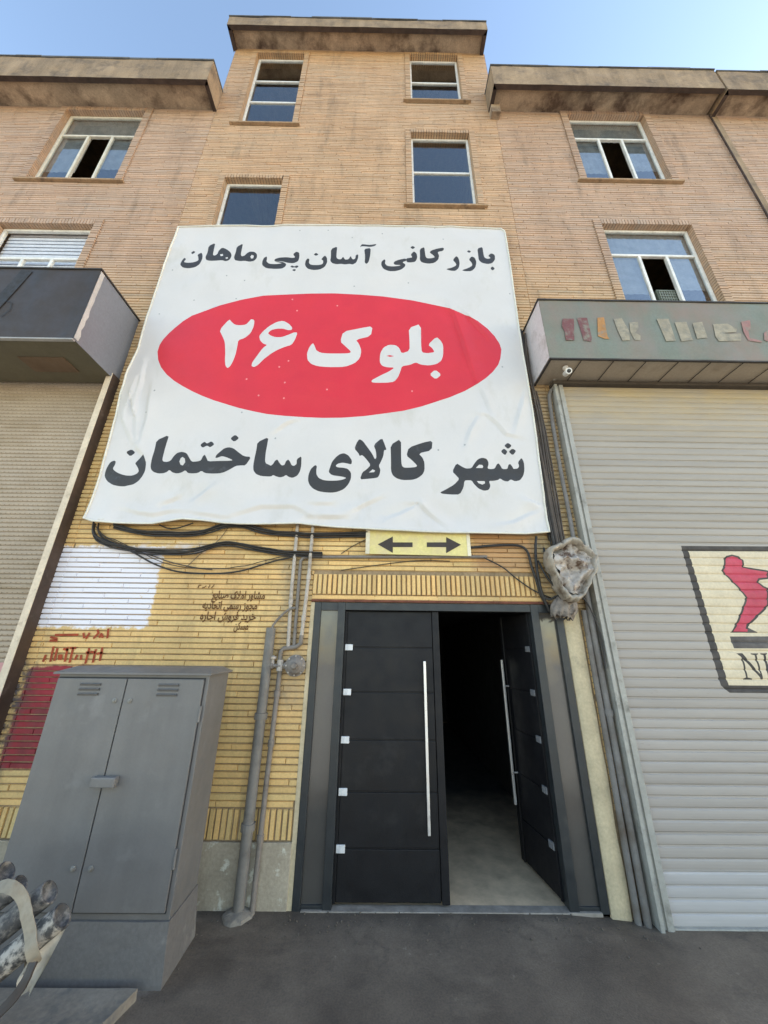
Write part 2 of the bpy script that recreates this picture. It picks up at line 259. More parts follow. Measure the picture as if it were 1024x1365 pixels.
# ------------------------------------------------------------------ object helpers
WL = {}
def tag(o, label=None, cat=None, group=None, kind=None):
    for k, v in (('label', label), ('category', cat), ('group', group), ('kind', kind)):
        if v: o[k] = v
    return o
def thing(name, loc, label, cat, group=None):
    o = bpy.data.objects.new(name, None); o.empty_display_size = .1; COL.objects.link(o); o.location = loc; WL[o.name] = Vector(loc)
    return tag(o, label, cat, group)
class MB:
    def __init__(s): s.v = []; s.f = []; s.m = []; s.c = []; s.sm = []
    def face(s, pts, mi=0, col=None, smooth=False):
        b = len(s.v); s.v += [tuple(p) for p in pts]; s.f.append(tuple(range(b, b + len(pts)))); s.m.append(mi); s.c.append(col); s.sm.append(smooth)
    def grid(s, rows, mi=0, close=False, smooth=True, col=None):
        b = len(s.v); n = len(rows[0])
        for r in rows: s.v += [tuple(p) for p in r]
        for i in range(len(rows) - 1):
            for j in range(n if close else n - 1):
                k = (j + 1) % n
                s.f.append((b + i * n + j, b + i * n + k, b + (i + 1) * n + k, b + (i + 1) * n + j)); s.m.append(mi); s.c.append(col); s.sm.append(smooth)
    def box(s, x0, x1, y0, y1, z0, z1, mi=0, bev=0., col=None):
        if bev <= 0:
            p = [(x, y, z) for x in (x0, x1) for y in (y0, y1) for z in (z0, z1)]
            for q in ((0, 1, 3, 2), (4, 6, 7, 5), (0, 4, 5, 1), (2, 3, 7, 6), (0, 2, 6, 4), (1, 5, 7, 3)):
                s.face([p[i] for i in q], mi, col)
            return
        bm = bmesh.new(); bmesh.ops.create_cube(bm, size=1)
        for v in bm.verts: v.co = Vector(((x0 + x1) / 2 + v.co.x * (x1 - x0), (y0 + y1) / 2 + v.co.y * (y1 - y0), (z0 + z1) / 2 + v.co.z * (z1 - z0)))
        bmesh.ops.bevel(bm, geom=bm.edges[:], offset=bev, segments=2, affect='EDGES', profile=.6)
        s.bm(bm, mi, col=col); bm.free()
    def bm(s, bm, mi=0, smooth=False, col=None):
        b = len(s.v); bm.verts.index_update()
        s.v += [tuple(v.co) for v in bm.verts]
        for f in bm.faces: s.f.append(tuple(b + v.index for v in f.verts)); s.m.append(mi); s.c.append(col); s.sm.append(smooth)
    def brick(s, x0, x1, z0, z1, yb, yf, ins, col, tilt=0, mi=0):
        b = len(s.v)
        s.v += [(x0, yb, z0), (x1, yb, z0), (x1, yb, z1), (x0, yb, z1), (x0 + ins, yf - tilt, z0 + ins), (x1 - ins, yf + tilt, z0 + ins), (x1 - ins, yf + tilt, z1 - ins), (x0 + ins, yf - tilt, z1 - ins)]
        for q in ((4, 5, 6, 7), (0, 1, 5, 4), (1, 2, 6, 5), (2, 3, 7, 6), (3, 0, 4, 7)):
            s.f.append(tuple(b + i for i in q)); s.m.append(mi); s.c.append(col); s.sm.append(False)
    def tube(s, pts, r, seg=10, mi=0, cap=True, rfn=None):
        P = [Vector(p) for p in pts]; rows = []
        up = Vector((0, 0, 1)); n0 = None
        for i, p in enumerate(P):
            t = (P[min(i + 1, len(P) - 1)] - P[max(i - 1, 0)]).normalized()
            if n0 is None:
                a = up if abs(t.z) < .9 else Vector((1, 0, 0)); n0 = (a - t * a.dot(t)).normalized()
            else: n0 = (n0 - t * n0.dot(t)).normalized()
            bn = t.cross(n0); rr = r if rfn is None else rfn(i / (len(P) - 1)) * r
            rows.append([p + n0 * (rr * cos(2 * pi * k / seg)) + bn * (rr * sin(2 * pi * k / seg)) for k in range(seg)])
        s.grid(rows, mi, close=True)
        if cap: s.face(rows[0][::-1], mi); s.face(rows[-1], mi)
    def lathe(s, c, axis, prof, seg=24, mi=0):
        a = Vector(axis).normalized(); u = a.orthogonal().normalized(); v = a.cross(u); c = Vector(c)
        rows = [[c + a * h + (u * cos(2 * pi * k / seg) + v * sin(2 * pi * k / seg)) * max(r, 1e-5) for k in range(seg)] for h, r in prof]
        s.grid(rows, mi, close=True, smooth=False)
        if prof[0][1] > 1e-4: s.face(rows[0][::-1], mi)
        if prof[-1][1] > 1e-4: s.face(rows[-1], mi)
    def build(s, name, mats, parent=None, weld=False):
        me = bpy.data.meshes.new(name)
        off = WL[parent.name] if parent is not None else Vector((0, 0, 0))
        me.from_pydata([(x - off.x, y - off.y, z - off.z) for x, y, z in s.v], [], s.f)
        mats = mats if isinstance(mats, (list, tuple)) else [mats]
        for m in mats: me.materials.append(MAT[m] if isinstance(m, str) else m)
        me.polygons.foreach_set('material_index', s.m); me.polygons.foreach_set('use_smooth', s.sm)
        if any(c is not None for c in s.c):
            at = me.color_attributes.new('bcol', 'FLOAT_COLOR', 'CORNER'); buf = []
            for f, c in zip(s.f, s.c):
                c = c or (.4, .3, .2); buf += [*c, 1.0] * len(f)
            at.data.foreach_set('color', buf)
        me.update()
        bm = bmesh.new(); bm.from_mesh(me)
        if weld: bmesh.ops.remove_doubles(bm, verts=bm.verts[:], dist=1e-5)
        if weld: bmesh.ops.recalc_face_normals(bm, faces=bm.faces[:])
        bm.to_mesh(me); bm.free()
        o = bpy.data.objects.new(name, me); COL.objects.link(o)
        if parent is not None: o.parent = parent
        WL[o.name] = Vector(off); return o
def smooth_path(pts, n=6):
    P = [Vector(p) for p in pts]; out = []
    for i in range(len(P) - 1):
        a, b, c, d = P[max(i - 1, 0)], P[i], P[i + 1], P[min(i + 2, len(P) - 1)]
        for k in range(n):
            t = k / n; out.append(.5 * ((2 * b) + (c - a) * t + (2 * a - 5 * b + 4 * c - d) * t * t + (3 * b - a - 3 * c + d) * t ** 3))
    out.append(P[-1]); return out
def inside(p, poly):
    x, y = p; r = False; j = len(poly) - 1
    for i in range(len(poly)):
        xi, yi = poly[i]; xj, yj = poly[j]
        if (yi > y) != (yj > y) and x < (xj - xi) * (y - yi) / (yj - yi) + xi: r = not r
        j = i
    return r
def resample(poly, d):
    out = []
    for i in range(len(poly)):
        a, b = Vector(poly[i]), Vector(poly[(i + 1) % len(poly)]); n = max(1, int((b - a).length / d))
        out += [tuple(a.lerp(b, k / n)) for k in range(n)]
    return out
def chaikin(poly):
    out = []
    for i in range(len(poly)):
        a, b = Vector(poly[i]), Vector(poly[(i + 1) % len(poly)])
        if (b - a).length < .02: out += [tuple(a.lerp(b, .5))]
        else: out += [tuple(a.lerp(b, .2)), tuple(a.lerp(b, .8))]
    return out
def painted_sheet(outline, regions, gridpts, yfn, extra_lines=(), d=.06):
    """one sheet: outline polygon, regions = [(material index, polygon)] painted in order; yfn(x,z) gives depth"""
    V = []; E = []; loops = [resample(outline, d)] + [r[1] for r in regions]
    for lp in loops:
        b = len(V); V += [Vector(p) for p in lp]; E += [(b + i, b + (i + 1) % len(lp)) for i in range(len(lp))]
    for a, b2 in extra_lines:
        b = len(V); V += [Vector(a), Vector(b2)]; E.append((b, b + 1))
    V += [Vector(p) for p in gridpts if inside(p, outline)]
    vo, eo, fo, *_ = delaunay_2d_cdt(V, E, [], 0, 1e-5)
    bbs = [(mi, p, min(q[0] for q in p), max(q[0] for q in p), min(q[1] for q in p), max(q[1] for q in p)) for mi, p in regions]
    mb = MB(); mb.v = [(v.x, yfn(v.x, v.y), v.y) for v in vo]
    for f in fo:
        cx = sum(vo[i].x for i in f) / len(f); cz = sum(vo[i].y for i in f) / len(f)
        if not inside((cx, cz), outline): continue
        mi = 0
        for m2, p, x0, x1, z0, z1 in bbs:
            if x0 <= cx <= x1 and z0 <= cz <= z1 and inside((cx, cz), p): mi = m2
        mb.f.append(tuple(f)); mb.m.append(mi); mb.c.append(None); mb.sm.append(True)
    return mb
def ribbon(mb, pts, wd, y, th=.0015, mi=0):
    P = [Vector((a[0], a[1])) for a in pts]
    for i in range(len(P) - 1):
        d = (P[i + 1] - P[i]); n = Vector((-d.y, d.x)).normalized() * wd / 2; e = d.normalized() * wd * .3
        a, b = P[i] - e, P[i + 1] + e
        yy = y - .0004 * i
        q = [(a.x + n.x, a.y + n.y), (b.x + n.x, b.y + n.y), (b.x - n.x, b.y - n.y), (a.x - n.x, a.y - n.y)]
        mb.face([(x, yy, z) for x, z in q[::-1]], mi)
def nz(x, y=0., z=0.): return noise.noise(Vector((x, y, z)))

# traced outlines in metres on their own planes (x, z)
BLACK=[[(-2.879,3.648),(-2.86,3.637),(-2.856,3.603),(-2.869,3.558),(-2.857,3.536),(-2.809,3.504),(-2.754,3.482),(-2.702,3.472),(-2.643,3.473),(-2.599,3.496),(-2.587,3.524),(-2.606,3.562),(-2.642,3.607),(-2.655,3.618),(-2.632,3.664),(-2.594,3.735),(-2.564,3.693),(-2.533,3.62),(-2.519,3.53),(-2.532,3.464),(-2.558,3.409),(-2.606,3.37),(-2.652,3.359),(-2.697,3.344),(-2.756,3.346),(-2.819,3.361),(-2.889,3.404),(-2.932,3.458),(-2.94,3.513),(-2.936,3.568),(-2.914,3.631)],[(-2.786,3.753),(-2.742,3.797),(-2.691,3.757),(-2.727,3.702)],[(-2.365,3.979),(-2.488,3.905),(-2.482,3.793),(-2.485,3.677),(-2.476,3.587),(-2.457,3.542),(-2.426,3.515),(-2.373,3.499),(-2.324,3.502),(-2.288,3.517),(-2.266,3.545),(-2.227,3.513),(-2.175,3.5),(-2.128,3.514),(-2.094,3.542),(-2.063,3.509),(-2.017,3.504),(-1.959,3.511),(-1.925,3.539),(-1.885,3.512),(-1.829,3.505),(-1.73,3.505),(-1.673,3.521),(-1.61,3.561),(-1.566,3.599),(-1.512,3.607),(-1.467,3.608),(-1.422,3.715),(-1.504,3.722),(-1.573,3.773),(-1.631,3.818),(-1.684,3.829),(-1.732,3.811),(-1.765,3.77),(-1.795,3.734),(-1.805,3.694),(-1.782,3.691),(-1.736,3.716),(-1.683,3.702),(-1.607,3.668),(-1.656,3.659),(-1.766,3.654),(-1.876,3.65),(-1.898,3.692),(-1.927,3.735),(-1.943,3.715),(-1.953,3.663),(-1.986,3.651),(-2.05,3.644),(-2.092,3.701),(-2.128,3.752),(-2.182,3.769),(-2.23,3.756),(-2.261,3.715),(-2.279,3.658),(-2.315,3.64),(-2.356,3.645),(-2.372,3.668),(-2.375,3.748),(-2.373,3.853)],[(-1.684,3.939),(-1.638,3.991),(-1.584,3.944),(-1.633,3.895)],[(-2.004,3.857),(-1.963,3.902),(-1.932,3.873),(-1.887,3.907),(-1.845,3.864),(-1.887,3.823),(-1.925,3.851),(-1.968,3.818)],[(-1.266,3.967),(-1.381,3.899),(-1.379,3.811),(-1.385,3.706),(-1.386,3.615),(-1.374,3.548),(-1.338,3.504),(-1.28,3.483),(-1.181,3.481),(-1.159,3.501),(-1.132,3.487),(-1.086,3.475),(-1.048,3.486),(-1.025,3.506),(-0.993,3.482),(-0.952,3.472),(-0.905,3.499),(-0.88,3.55),(-0.872,3.623),(-0.879,3.732),(-0.928,3.691),(-0.923,3.634),(-0.951,3.611),(-0.977,3.621),(-0.996,3.661),(-1.019,3.689),(-1.042,3.666),(-1.052,3.62),(-1.082,3.614),(-1.111,3.648),(-1.135,3.687),(-1.159,3.67),(-1.174,3.63),(-1.196,3.607),(-1.223,3.623),(-1.25,3.634),(-1.266,3.662),(-1.272,3.766),(-1.268,3.86)],[(-0.726,3.625),(-0.703,3.614),(-0.707,3.569),(-0.702,3.514),(-0.674,3.47),(-0.623,3.445),(-0.553,3.439),(-0.474,3.445),(-0.425,3.455),(-0.379,3.478),(-0.427,3.492),(-0.537,3.505),(-0.575,3.543),(-0.563,3.594),(-0.547,3.662),(-0.51,3.72),(-0.467,3.761),(-0.427,3.774),(-0.401,3.766),(-0.369,3.745),(-0.331,3.688),(-0.334,3.637),(-0.395,3.653),(-0.436,3.658),(-0.485,3.643),(-0.504,3.617),(-0.483,3.601),(-0.423,3.598),(-0.372,3.586),(-0.335,3.541),(-0.332,3.475),(-0.354,3.409),(-0.4,3.349),(-0.467,3.316),(-0.525,3.304),(-0.593,3.306),(-0.663,3.316),(-0.723,3.344),(-0.767,3.392),(-0.786,3.446),(-0.787,3.512),(-0.767,3.58)],[(-0.262,3.96),(-0.222,3.936),(-0.168,3.854),(-0.115,3.773),(-0.083,3.704),(-0.068,3.727),(-0.075,3.808),(-0.102,3.885),(-0.01,3.976),(0.017,3.904),(0.043,3.824),(0.014,3.824),(0.008,3.751),(-0.022,3.67),(-0.041,3.63),(-0.022,3.58),(-0.03,3.524),(-0.049,3.488),(-0.089,3.479),(-0.158,3.472),(-0.239,3.463),(-0.215,3.549),(-0.171,3.583),(-0.127,3.635),(-0.174,3.702),(-0.222,3.757),(-0.252,3.742),(-0.263,3.776),(-0.311,3.834),(-0.289,3.911)],[(0.201,3.97),(0.084,3.888),(0.09,3.73),(0.09,3.57),(0.11,3.515),(0.15,3.482),(0.21,3.464),(0.319,3.468),(0.379,3.491),(0.431,3.536),(0.452,3.587),(0.453,3.678),(0.436,3.735),(0.392,3.792),(0.537,3.832),(0.552,3.957),(0.442,3.929),(0.285,3.861),(0.258,3.758),(0.313,3.71),(0.373,3.642),(0.362,3.622),(0.281,3.613),(0.231,3.612),(0.206,3.634),(0.2,3.731)],[(0.799,3.674),(0.852,3.633),(0.896,3.607),(0.956,3.612),(0.986,3.663),(1.031,3.721),(1.084,3.743),(1.134,3.729),(1.149,3.677),(1.128,3.611),(1.173,3.607),(1.209,3.616),(1.235,3.667),(1.257,3.681),(1.274,3.651),(1.29,3.611),(1.345,3.612),(1.361,3.664),(1.383,3.675),(1.404,3.636),(1.411,3.613),(1.458,3.62),(1.476,3.648),(1.467,3.694),(1.513,3.752),(1.533,3.695),(1.528,3.604),(1.508,3.536),(1.466,3.48),(1.409,3.466),(1.367,3.49),(1.334,3.462),(1.289,3.469),(1.253,3.499),(1.231,3.479),(1.18,3.467),(1.13,3.466),(1.142,3.409),(1.12,3.36),(1.069,3.346),(1.012,3.37),(0.967,3.423),(0.945,3.467),(0.885,3.466),(0.868,3.46),(0.855,3.384),(0.81,3.302),(0.722,3.301),(0.624,3.31),(0.605,3.326),(0.666,3.359),(0.758,3.415),(0.817,3.481),(0.785,3.525),(0.747,3.571)],[(1.336,3.896),(1.382,3.935),(1.424,3.898),(1.378,3.853)],[(1.293,3.824),(1.332,3.863),(1.369,3.826),(1.338,3.776)],[(1.379,3.822),(1.425,3.862),(1.465,3.833),(1.421,3.777)],[(-2.793,6.837),(-2.761,6.809),(-2.78,6.743),(-2.725,6.725),(-2.637,6.737),(-2.58,6.776),(-2.601,6.851),(-2.623,6.899),(-2.574,6.948),(-2.545,6.881),(-2.534,6.796),(-2.553,6.701),(-2.606,6.644),(-2.69,6.62),(-2.769,6.631),(-2.817,6.686),(-2.816,6.761)],[(-2.723,6.94),(-2.692,6.984),(-2.663,6.955),(-2.695,6.91)],[(-2.416,7.152),(-2.499,7.077),(-2.489,6.95),(-2.501,6.854),(-2.479,6.788),(-2.424,6.77),(-2.334,6.778),(-2.259,6.793),(-2.204,6.77),(-2.158,6.805),(-2.143,6.891),(-2.169,6.958),(-2.239,7.025),(-2.304,7.056),(-2.344,6.983),(-2.347,6.925),(-2.373,6.886),(-2.407,6.894),(-2.411,6.991)],[(-2.025,7.149),(-2.103,7.077),(-2.098,6.96),(-2.108,6.864),(-2.085,6.798),(-2.011,6.781),(-1.948,6.792),(-1.881,6.774),(-1.819,6.795),(-1.789,6.862),(-1.799,6.939),(-1.845,6.986),(-1.905,6.988),(-1.944,6.945),(-1.963,6.896),(-2.0,6.876),(-2.021,6.914),(-2.024,7.04)],[(-1.541,6.802),(-1.539,6.844),(-1.478,6.876),(-1.374,6.886),(-1.294,6.869),(-1.256,6.881),(-1.295,6.942),(-1.254,6.991),(-1.21,6.973),(-1.198,6.886),(-1.209,6.8),(-1.27,6.761),(-1.349,6.772),(-1.43,6.804),(-1.482,6.803)],[(-1.656,6.894),(-1.646,6.847),(-1.649,6.79),(-1.605,6.747),(-1.515,6.746),(-1.426,6.767),(-1.48,6.781),(-1.537,6.794),(-1.495,6.801),(-1.416,6.792),(-1.37,6.753),(-1.374,6.702),(-1.414,6.659),(-1.503,6.649),(-1.632,6.653),(-1.698,6.713),(-1.705,6.798),(-1.692,6.865)],[(-1.309,6.698),(-1.285,6.718),(-1.25,6.692),(-1.22,6.716),(-1.189,6.698),(-1.215,6.656),(-1.249,6.678),(-1.28,6.667)],[(-1.276,6.621),(-1.246,6.644),(-1.218,6.623),(-1.241,6.595)],[(-1.084,6.851),(-1.054,6.842),(-1.056,6.757),(-1.021,6.72),(-0.917,6.719),(-0.861,6.743),(-0.859,6.809),(-0.893,6.837),(-0.847,6.924),(-0.814,6.877),(-0.802,6.782),(-0.831,6.688),(-0.898,6.63),(-0.987,6.619),(-1.066,6.645),(-1.107,6.718),(-1.105,6.803)],[(-1.005,6.934),(-0.976,6.973),(-0.934,6.941),(-0.968,6.906)],[(-0.683,7.114),(-0.77,7.056),(-0.76,6.897),(-0.765,6.812),(-0.732,6.761),(-0.673,6.744),(-0.609,6.759),(-0.556,6.747),(-0.492,6.762),(-0.452,6.744),(-0.402,6.783),(-0.379,6.869),(-0.379,6.946),(-0.414,6.935),(-0.418,6.858),(-0.457,6.848),(-0.486,6.924),(-0.509,6.856),(-0.561,6.845),(-0.591,6.911),(-0.614,6.853),(-0.653,6.852),(-0.683,6.88),(-0.685,6.996)],[(-0.207,7.083),(-0.3,7.055),(-0.282,6.909),(-0.285,6.776),(-0.258,6.749),(-0.227,6.797),(-0.21,6.931)],[(-0.363,7.092),(-0.336,7.162),(-0.283,7.154),(-0.216,7.146),(-0.123,7.178),(-0.148,7.128),(-0.214,7.1),(-0.295,7.114),(-0.335,7.113)],[(-0.013,6.859),(0.003,6.84),(-0.005,6.774),(0.028,6.731),(0.105,6.729),(0.196,6.75),(0.216,6.766),(0.131,6.764),(0.114,6.796),(0.131,6.834),(0.197,6.874),(0.289,6.895),(0.295,6.847),(0.236,6.821),(0.281,6.781),(0.274,6.734),(0.222,6.676),(0.144,6.641),(0.054,6.631),(-0.024,6.67),(-0.057,6.744),(-0.051,6.81)],[(0.403,7.043),(0.442,6.995),(0.449,6.909),(0.419,6.831),(0.34,6.811),(0.296,6.825),(0.292,6.893),(0.342,6.906),(0.381,6.917),(0.356,6.974)],[(0.352,7.121),(0.385,7.151),(0.425,7.122),(0.387,7.082)],[(0.552,7.126),(0.488,7.085),(0.487,6.948),(0.483,6.871),(0.51,6.824),(0.601,6.802),(0.687,6.823),(0.742,6.887),(0.758,6.965),(0.735,7.032),(0.822,7.058),(0.832,7.123),(0.744,7.101),(0.65,7.059),(0.622,7.019),(0.673,6.972),(0.698,6.93),(0.644,6.91),(0.585,6.908),(0.566,6.94),(0.558,7.028)],[(0.996,6.961),(0.945,6.883),(0.981,6.826),(0.991,6.779),(0.937,6.735),(0.837,6.701),(0.894,6.674),(0.971,6.667),(1.02,6.724),(1.04,6.828),(1.027,6.923)],[(1.213,6.951),(1.169,6.888),(1.204,6.832),(1.213,6.775),(1.157,6.727),(1.056,6.678),(1.1,6.657),(1.191,6.659),(1.248,6.729),(1.272,6.834),(1.257,6.919)],[(1.152,7.052),(1.183,7.079),(1.214,7.048),(1.181,7.02)],[(1.383,7.157),(1.306,7.115),(1.307,6.969),(1.306,6.873),(1.347,6.817),(1.423,6.796),(1.491,6.82),(1.538,6.898),(1.545,6.994),(1.498,7.032),(1.446,6.972),(1.482,6.925),(1.434,6.904),(1.39,6.932),(1.385,7.029)],[(1.452,6.71),(1.485,6.754),(1.517,6.708),(1.479,6.666)]]
HOLES=[[(-2.163,3.705),(-2.133,3.683),(-2.119,3.638),(-2.136,3.598),(-2.163,3.609),(-2.184,3.648),(-2.18,3.688)],[(-0.145,3.547),(-0.106,3.584),(-0.078,3.57),(-0.09,3.551)],[(1.002,3.615),(1.041,3.655),(1.076,3.653),(1.084,3.631),(1.073,3.616)],[(1.0,3.46),(1.084,3.461),(1.087,3.436),(1.056,3.419),(1.017,3.435)],[(-2.312,6.912),(-2.275,6.927),(-2.262,6.888),(-2.293,6.878)],[(-2.224,6.851),(-2.193,6.861),(-2.186,6.833),(-2.212,6.823)],[(-1.869,6.918),(-1.836,6.899),(-1.839,6.847),(-1.867,6.841),(-1.883,6.879)]]
WHITE=[[(-1.986,5.712),(-2.077,5.516),(-2.018,5.409),(-1.974,5.318),(-1.941,5.155),(-1.927,5.038),(-1.907,4.952),(-1.879,4.917),(-1.854,4.939),(-1.832,5.011),(-1.816,5.128),(-1.814,5.261),(-1.818,5.36),(-1.742,5.399),(-1.683,5.478),(-1.66,5.604),(-1.666,5.707),(-1.712,5.723),(-1.73,5.682),(-1.764,5.625),(-1.832,5.608),(-1.899,5.615),(-1.948,5.661)],[(-1.172,5.535),(-1.164,5.575),(-1.218,5.645),(-1.295,5.695),(-1.377,5.674),(-1.464,5.608),(-1.535,5.512),(-1.569,5.434),(-1.544,5.358),(-1.496,5.306),(-1.448,5.291),(-1.499,5.238),(-1.552,5.118),(-1.595,5.016),(-1.598,4.958),(-1.562,4.942),(-1.521,4.974),(-1.465,5.062),(-1.395,5.144),(-1.311,5.212),(-1.224,5.258),(-1.147,5.29),(-1.114,5.367),(-1.09,5.49),(-1.132,5.497),(-1.199,5.457),(-1.277,5.417),(-1.358,5.415),(-1.426,5.444),(-1.467,5.485),(-1.432,5.538),(-1.363,5.56),(-1.281,5.561),(-1.219,5.534)],[(-0.149,5.62),(-0.309,5.577),(-0.52,5.515),(-0.547,5.355),(-0.485,5.289),(-0.406,5.2),(-0.422,5.173),(-0.548,5.165),(-0.686,5.162),(-0.778,5.171),(-0.833,5.207),(-0.855,5.266),(-0.883,5.326),(-0.923,5.257),(-0.944,5.16),(-0.93,5.058),(-0.879,4.994),(-0.797,4.962),(-0.672,4.955),(-0.469,4.963),(-0.358,5.011),(-0.293,5.1),(-0.279,5.218),(-0.312,5.322),(-0.355,5.39),(-0.169,5.448)],[(0.467,5.678),(0.31,5.606),(0.317,5.411),(0.316,5.237),(0.217,5.191),(0.189,5.28),(0.143,5.324),(0.061,5.327),(-0.009,5.276),(-0.048,5.178),(-0.052,5.046),(-0.022,4.989),(0.04,4.969),(0.131,4.97),(0.063,4.905),(-0.049,4.833),(-0.148,4.768),(-0.136,4.734),(0.031,4.737),(0.125,4.753),(0.17,4.823),(0.198,4.908),(0.219,4.994),(0.313,5.013),(0.388,5.055),(0.45,5.02),(0.552,5.007),(0.644,5.031),(0.704,5.09),(0.729,5.179),(0.736,5.329),(0.707,5.404),(0.656,5.465),(0.546,5.332),(0.596,5.28),(0.626,5.214),(0.535,5.197),(0.466,5.21),(0.46,5.323)],[(0.549,4.869),(0.62,4.944),(0.693,4.872),(0.621,4.797)]]
RHOLE=[[(0.027,5.143),(0.073,5.158),(0.125,5.144),(0.073,5.129)]]
ELL=[(-2.469,5.756),(-2.141,5.941),(-1.881,6.055),(-1.606,6.133),(-1.283,6.168),(-0.977,6.185),(-0.668,6.185),(-0.329,6.172),(-0.02,6.152),(0.362,6.099),(0.612,6.03),(0.849,5.941),(1.043,5.84),(1.199,5.726),(1.313,5.601),(1.392,5.483),(1.442,5.367),(1.455,5.271),(1.425,5.122),(1.387,5.022),(1.313,4.918),(1.223,4.826),(1.117,4.735),(0.958,4.634),(0.772,4.54),(0.44,4.407),(0.232,4.341),(0.008,4.296),(-0.222,4.257),(-0.468,4.232),(-0.688,4.226),(-0.892,4.23),(-1.115,4.244),(-1.322,4.268),(-1.489,4.306),(-1.653,4.349),(-1.948,4.443),(-2.097,4.503),(-2.232,4.57),(-2.361,4.643),(-2.473,4.717),(-2.582,4.809),(-2.667,4.909),(-2.729,5.022),(-2.768,5.15),(-2.766,5.257),(-2.74,5.348),(-2.698,5.447),(-2.643,5.542),(-2.564,5.658)]
BOUT=[(-3.007,7.47),(-2.342,7.522),(-1.473,7.562),(-0.596,7.569),(0.503,7.565),(1.385,7.572),(1.695,7.58),(1.743,7.515),(1.734,6.769),(1.711,5.724),(1.713,4.994),(1.709,4.24),(1.693,3.483),(1.684,2.907),(1.439,2.884),(1.062,2.883),(0.685,2.882),(0.384,2.886),(-0.068,2.903),(-0.445,2.926),(-0.673,2.947),(-0.825,2.96),(-1.051,2.953),(-1.238,2.947),(-1.427,2.948),(-1.578,2.954),(-1.809,2.979),(-2.0,2.992),(-2.145,2.966),(-2.289,2.937),(-2.401,2.935),(-2.702,2.943),(-2.894,2.956),(-2.993,2.987),(-2.984,3.183),(-2.979,3.457),(-2.995,3.848),(-3.012,4.208),(-3.045,4.518),(-3.056,4.789),(-3.016,5.192),(-3.027,5.534),(-3.036,6.083),(-3.03,6.802)]
MURAL={'outer':[(3.007,2.786),(3.872,2.81),(3.372,1.466),(3.057,1.463),(2.998,1.521)],'inner':[(3.068,2.736),(3.85,2.749),(3.394,1.526),(3.068,1.522)],'fig':[(3.398,2.658),(3.432,2.689),(3.492,2.703),(3.553,2.688),(3.591,2.651),(3.577,2.585),(3.632,2.572),(3.79,2.548),(3.806,2.542),(3.776,2.464),(3.681,2.453),(3.666,2.435),(3.696,2.395),(3.742,2.373),(3.681,2.211),(3.635,2.172),(3.488,2.069),(3.418,2.019),(3.409,2.006),(3.494,1.966),(3.238,1.963),(3.301,2.034),(3.394,2.152),(3.486,2.282),(3.449,2.361),(3.358,2.495),(3.332,2.54),(3.375,2.587)],'foot':[(3.41,2.01),(3.435,1.994),(3.494,1.964),(3.389,1.963)],'bar':[(3.213,1.929),(3.578,1.934),(3.538,1.83),(3.217,1.827)],'barl':[(3.213,1.877),(3.557,1.88),(3.555,1.874),(3.213,1.87)],'N':[[(3.224,1.785),(3.28,1.787),(3.392,1.597),(3.395,1.571),(3.379,1.571),(3.273,1.741)],[(3.26,1.753),(3.277,1.753),(3.26,1.586),(3.302,1.577),(3.299,1.568),(3.22,1.568),(3.223,1.575),(3.244,1.588)],[(3.356,1.786),(3.424,1.787),(3.422,1.779),(3.405,1.773),(3.394,1.571),(3.381,1.577),(3.385,1.771),(3.353,1.778)],[(3.444,1.787),(3.506,1.789),(3.504,1.781),(3.488,1.774),(3.466,1.571),(3.441,1.571),(3.466,1.772),(3.441,1.779)]]}
CANLET={'maroon':[[(2.051,5.363),(2.181,5.366),(2.129,5.04),(2.033,5.038),(2.041,5.177),(2.021,5.247)],[(2.217,5.381),(2.337,5.384),(2.333,5.086),(2.315,5.023),(2.234,5.042),(2.226,5.195)]],'orange':[[(2.457,5.386),(2.535,5.395),(2.516,5.103),(2.53,5.069),(2.477,5.068),(2.406,5.108)]],'beige':[[(2.643,5.369),(2.739,5.385),(2.779,5.193),(2.757,5.053),(2.673,5.045),(2.648,5.218)],[(2.813,5.322),(2.916,5.331),(2.899,5.238),(2.839,5.166),(2.893,5.125),(2.876,5.056),(2.812,5.054),(2.791,5.179)],[(3.142,5.385),(3.284,5.388),(3.276,5.058),(3.163,5.047)],[(3.339,5.333),(3.477,5.345),(3.472,5.071),(3.336,5.05)],[(3.542,5.328),(3.661,5.349),(3.65,5.11),(3.526,5.09)],[(3.777,5.315),(3.95,5.328),(4.028,5.246),(4.005,5.199),(3.869,5.187),(3.894,5.161),(4.055,5.182),(4.017,5.073),(3.764,5.059),(3.746,5.13)]],'pink':[[(4.116,5.359),(4.233,5.39),(4.19,5.249),(4.155,5.23),(4.13,5.12),(4.257,5.069),(4.243,5.051),(4.1,5.075),(4.092,5.21)],[(4.324,5.197),(4.401,5.254),(4.33,5.062),(4.284,5.088)]]}
ARROW={'sheet':[(-0.146,2.898),(0.873,2.869),(0.863,2.652),(-0.13,2.663)],'l':[(-0.037,2.759),(0.112,2.843),(0.112,2.782),(0.309,2.784),(0.308,2.736),(0.112,2.733),(0.112,2.674)],'r':[(0.792,2.766),(0.648,2.843),(0.645,2.789),(0.451,2.786),(0.45,2.738),(0.642,2.74),(0.639,2.678)]}
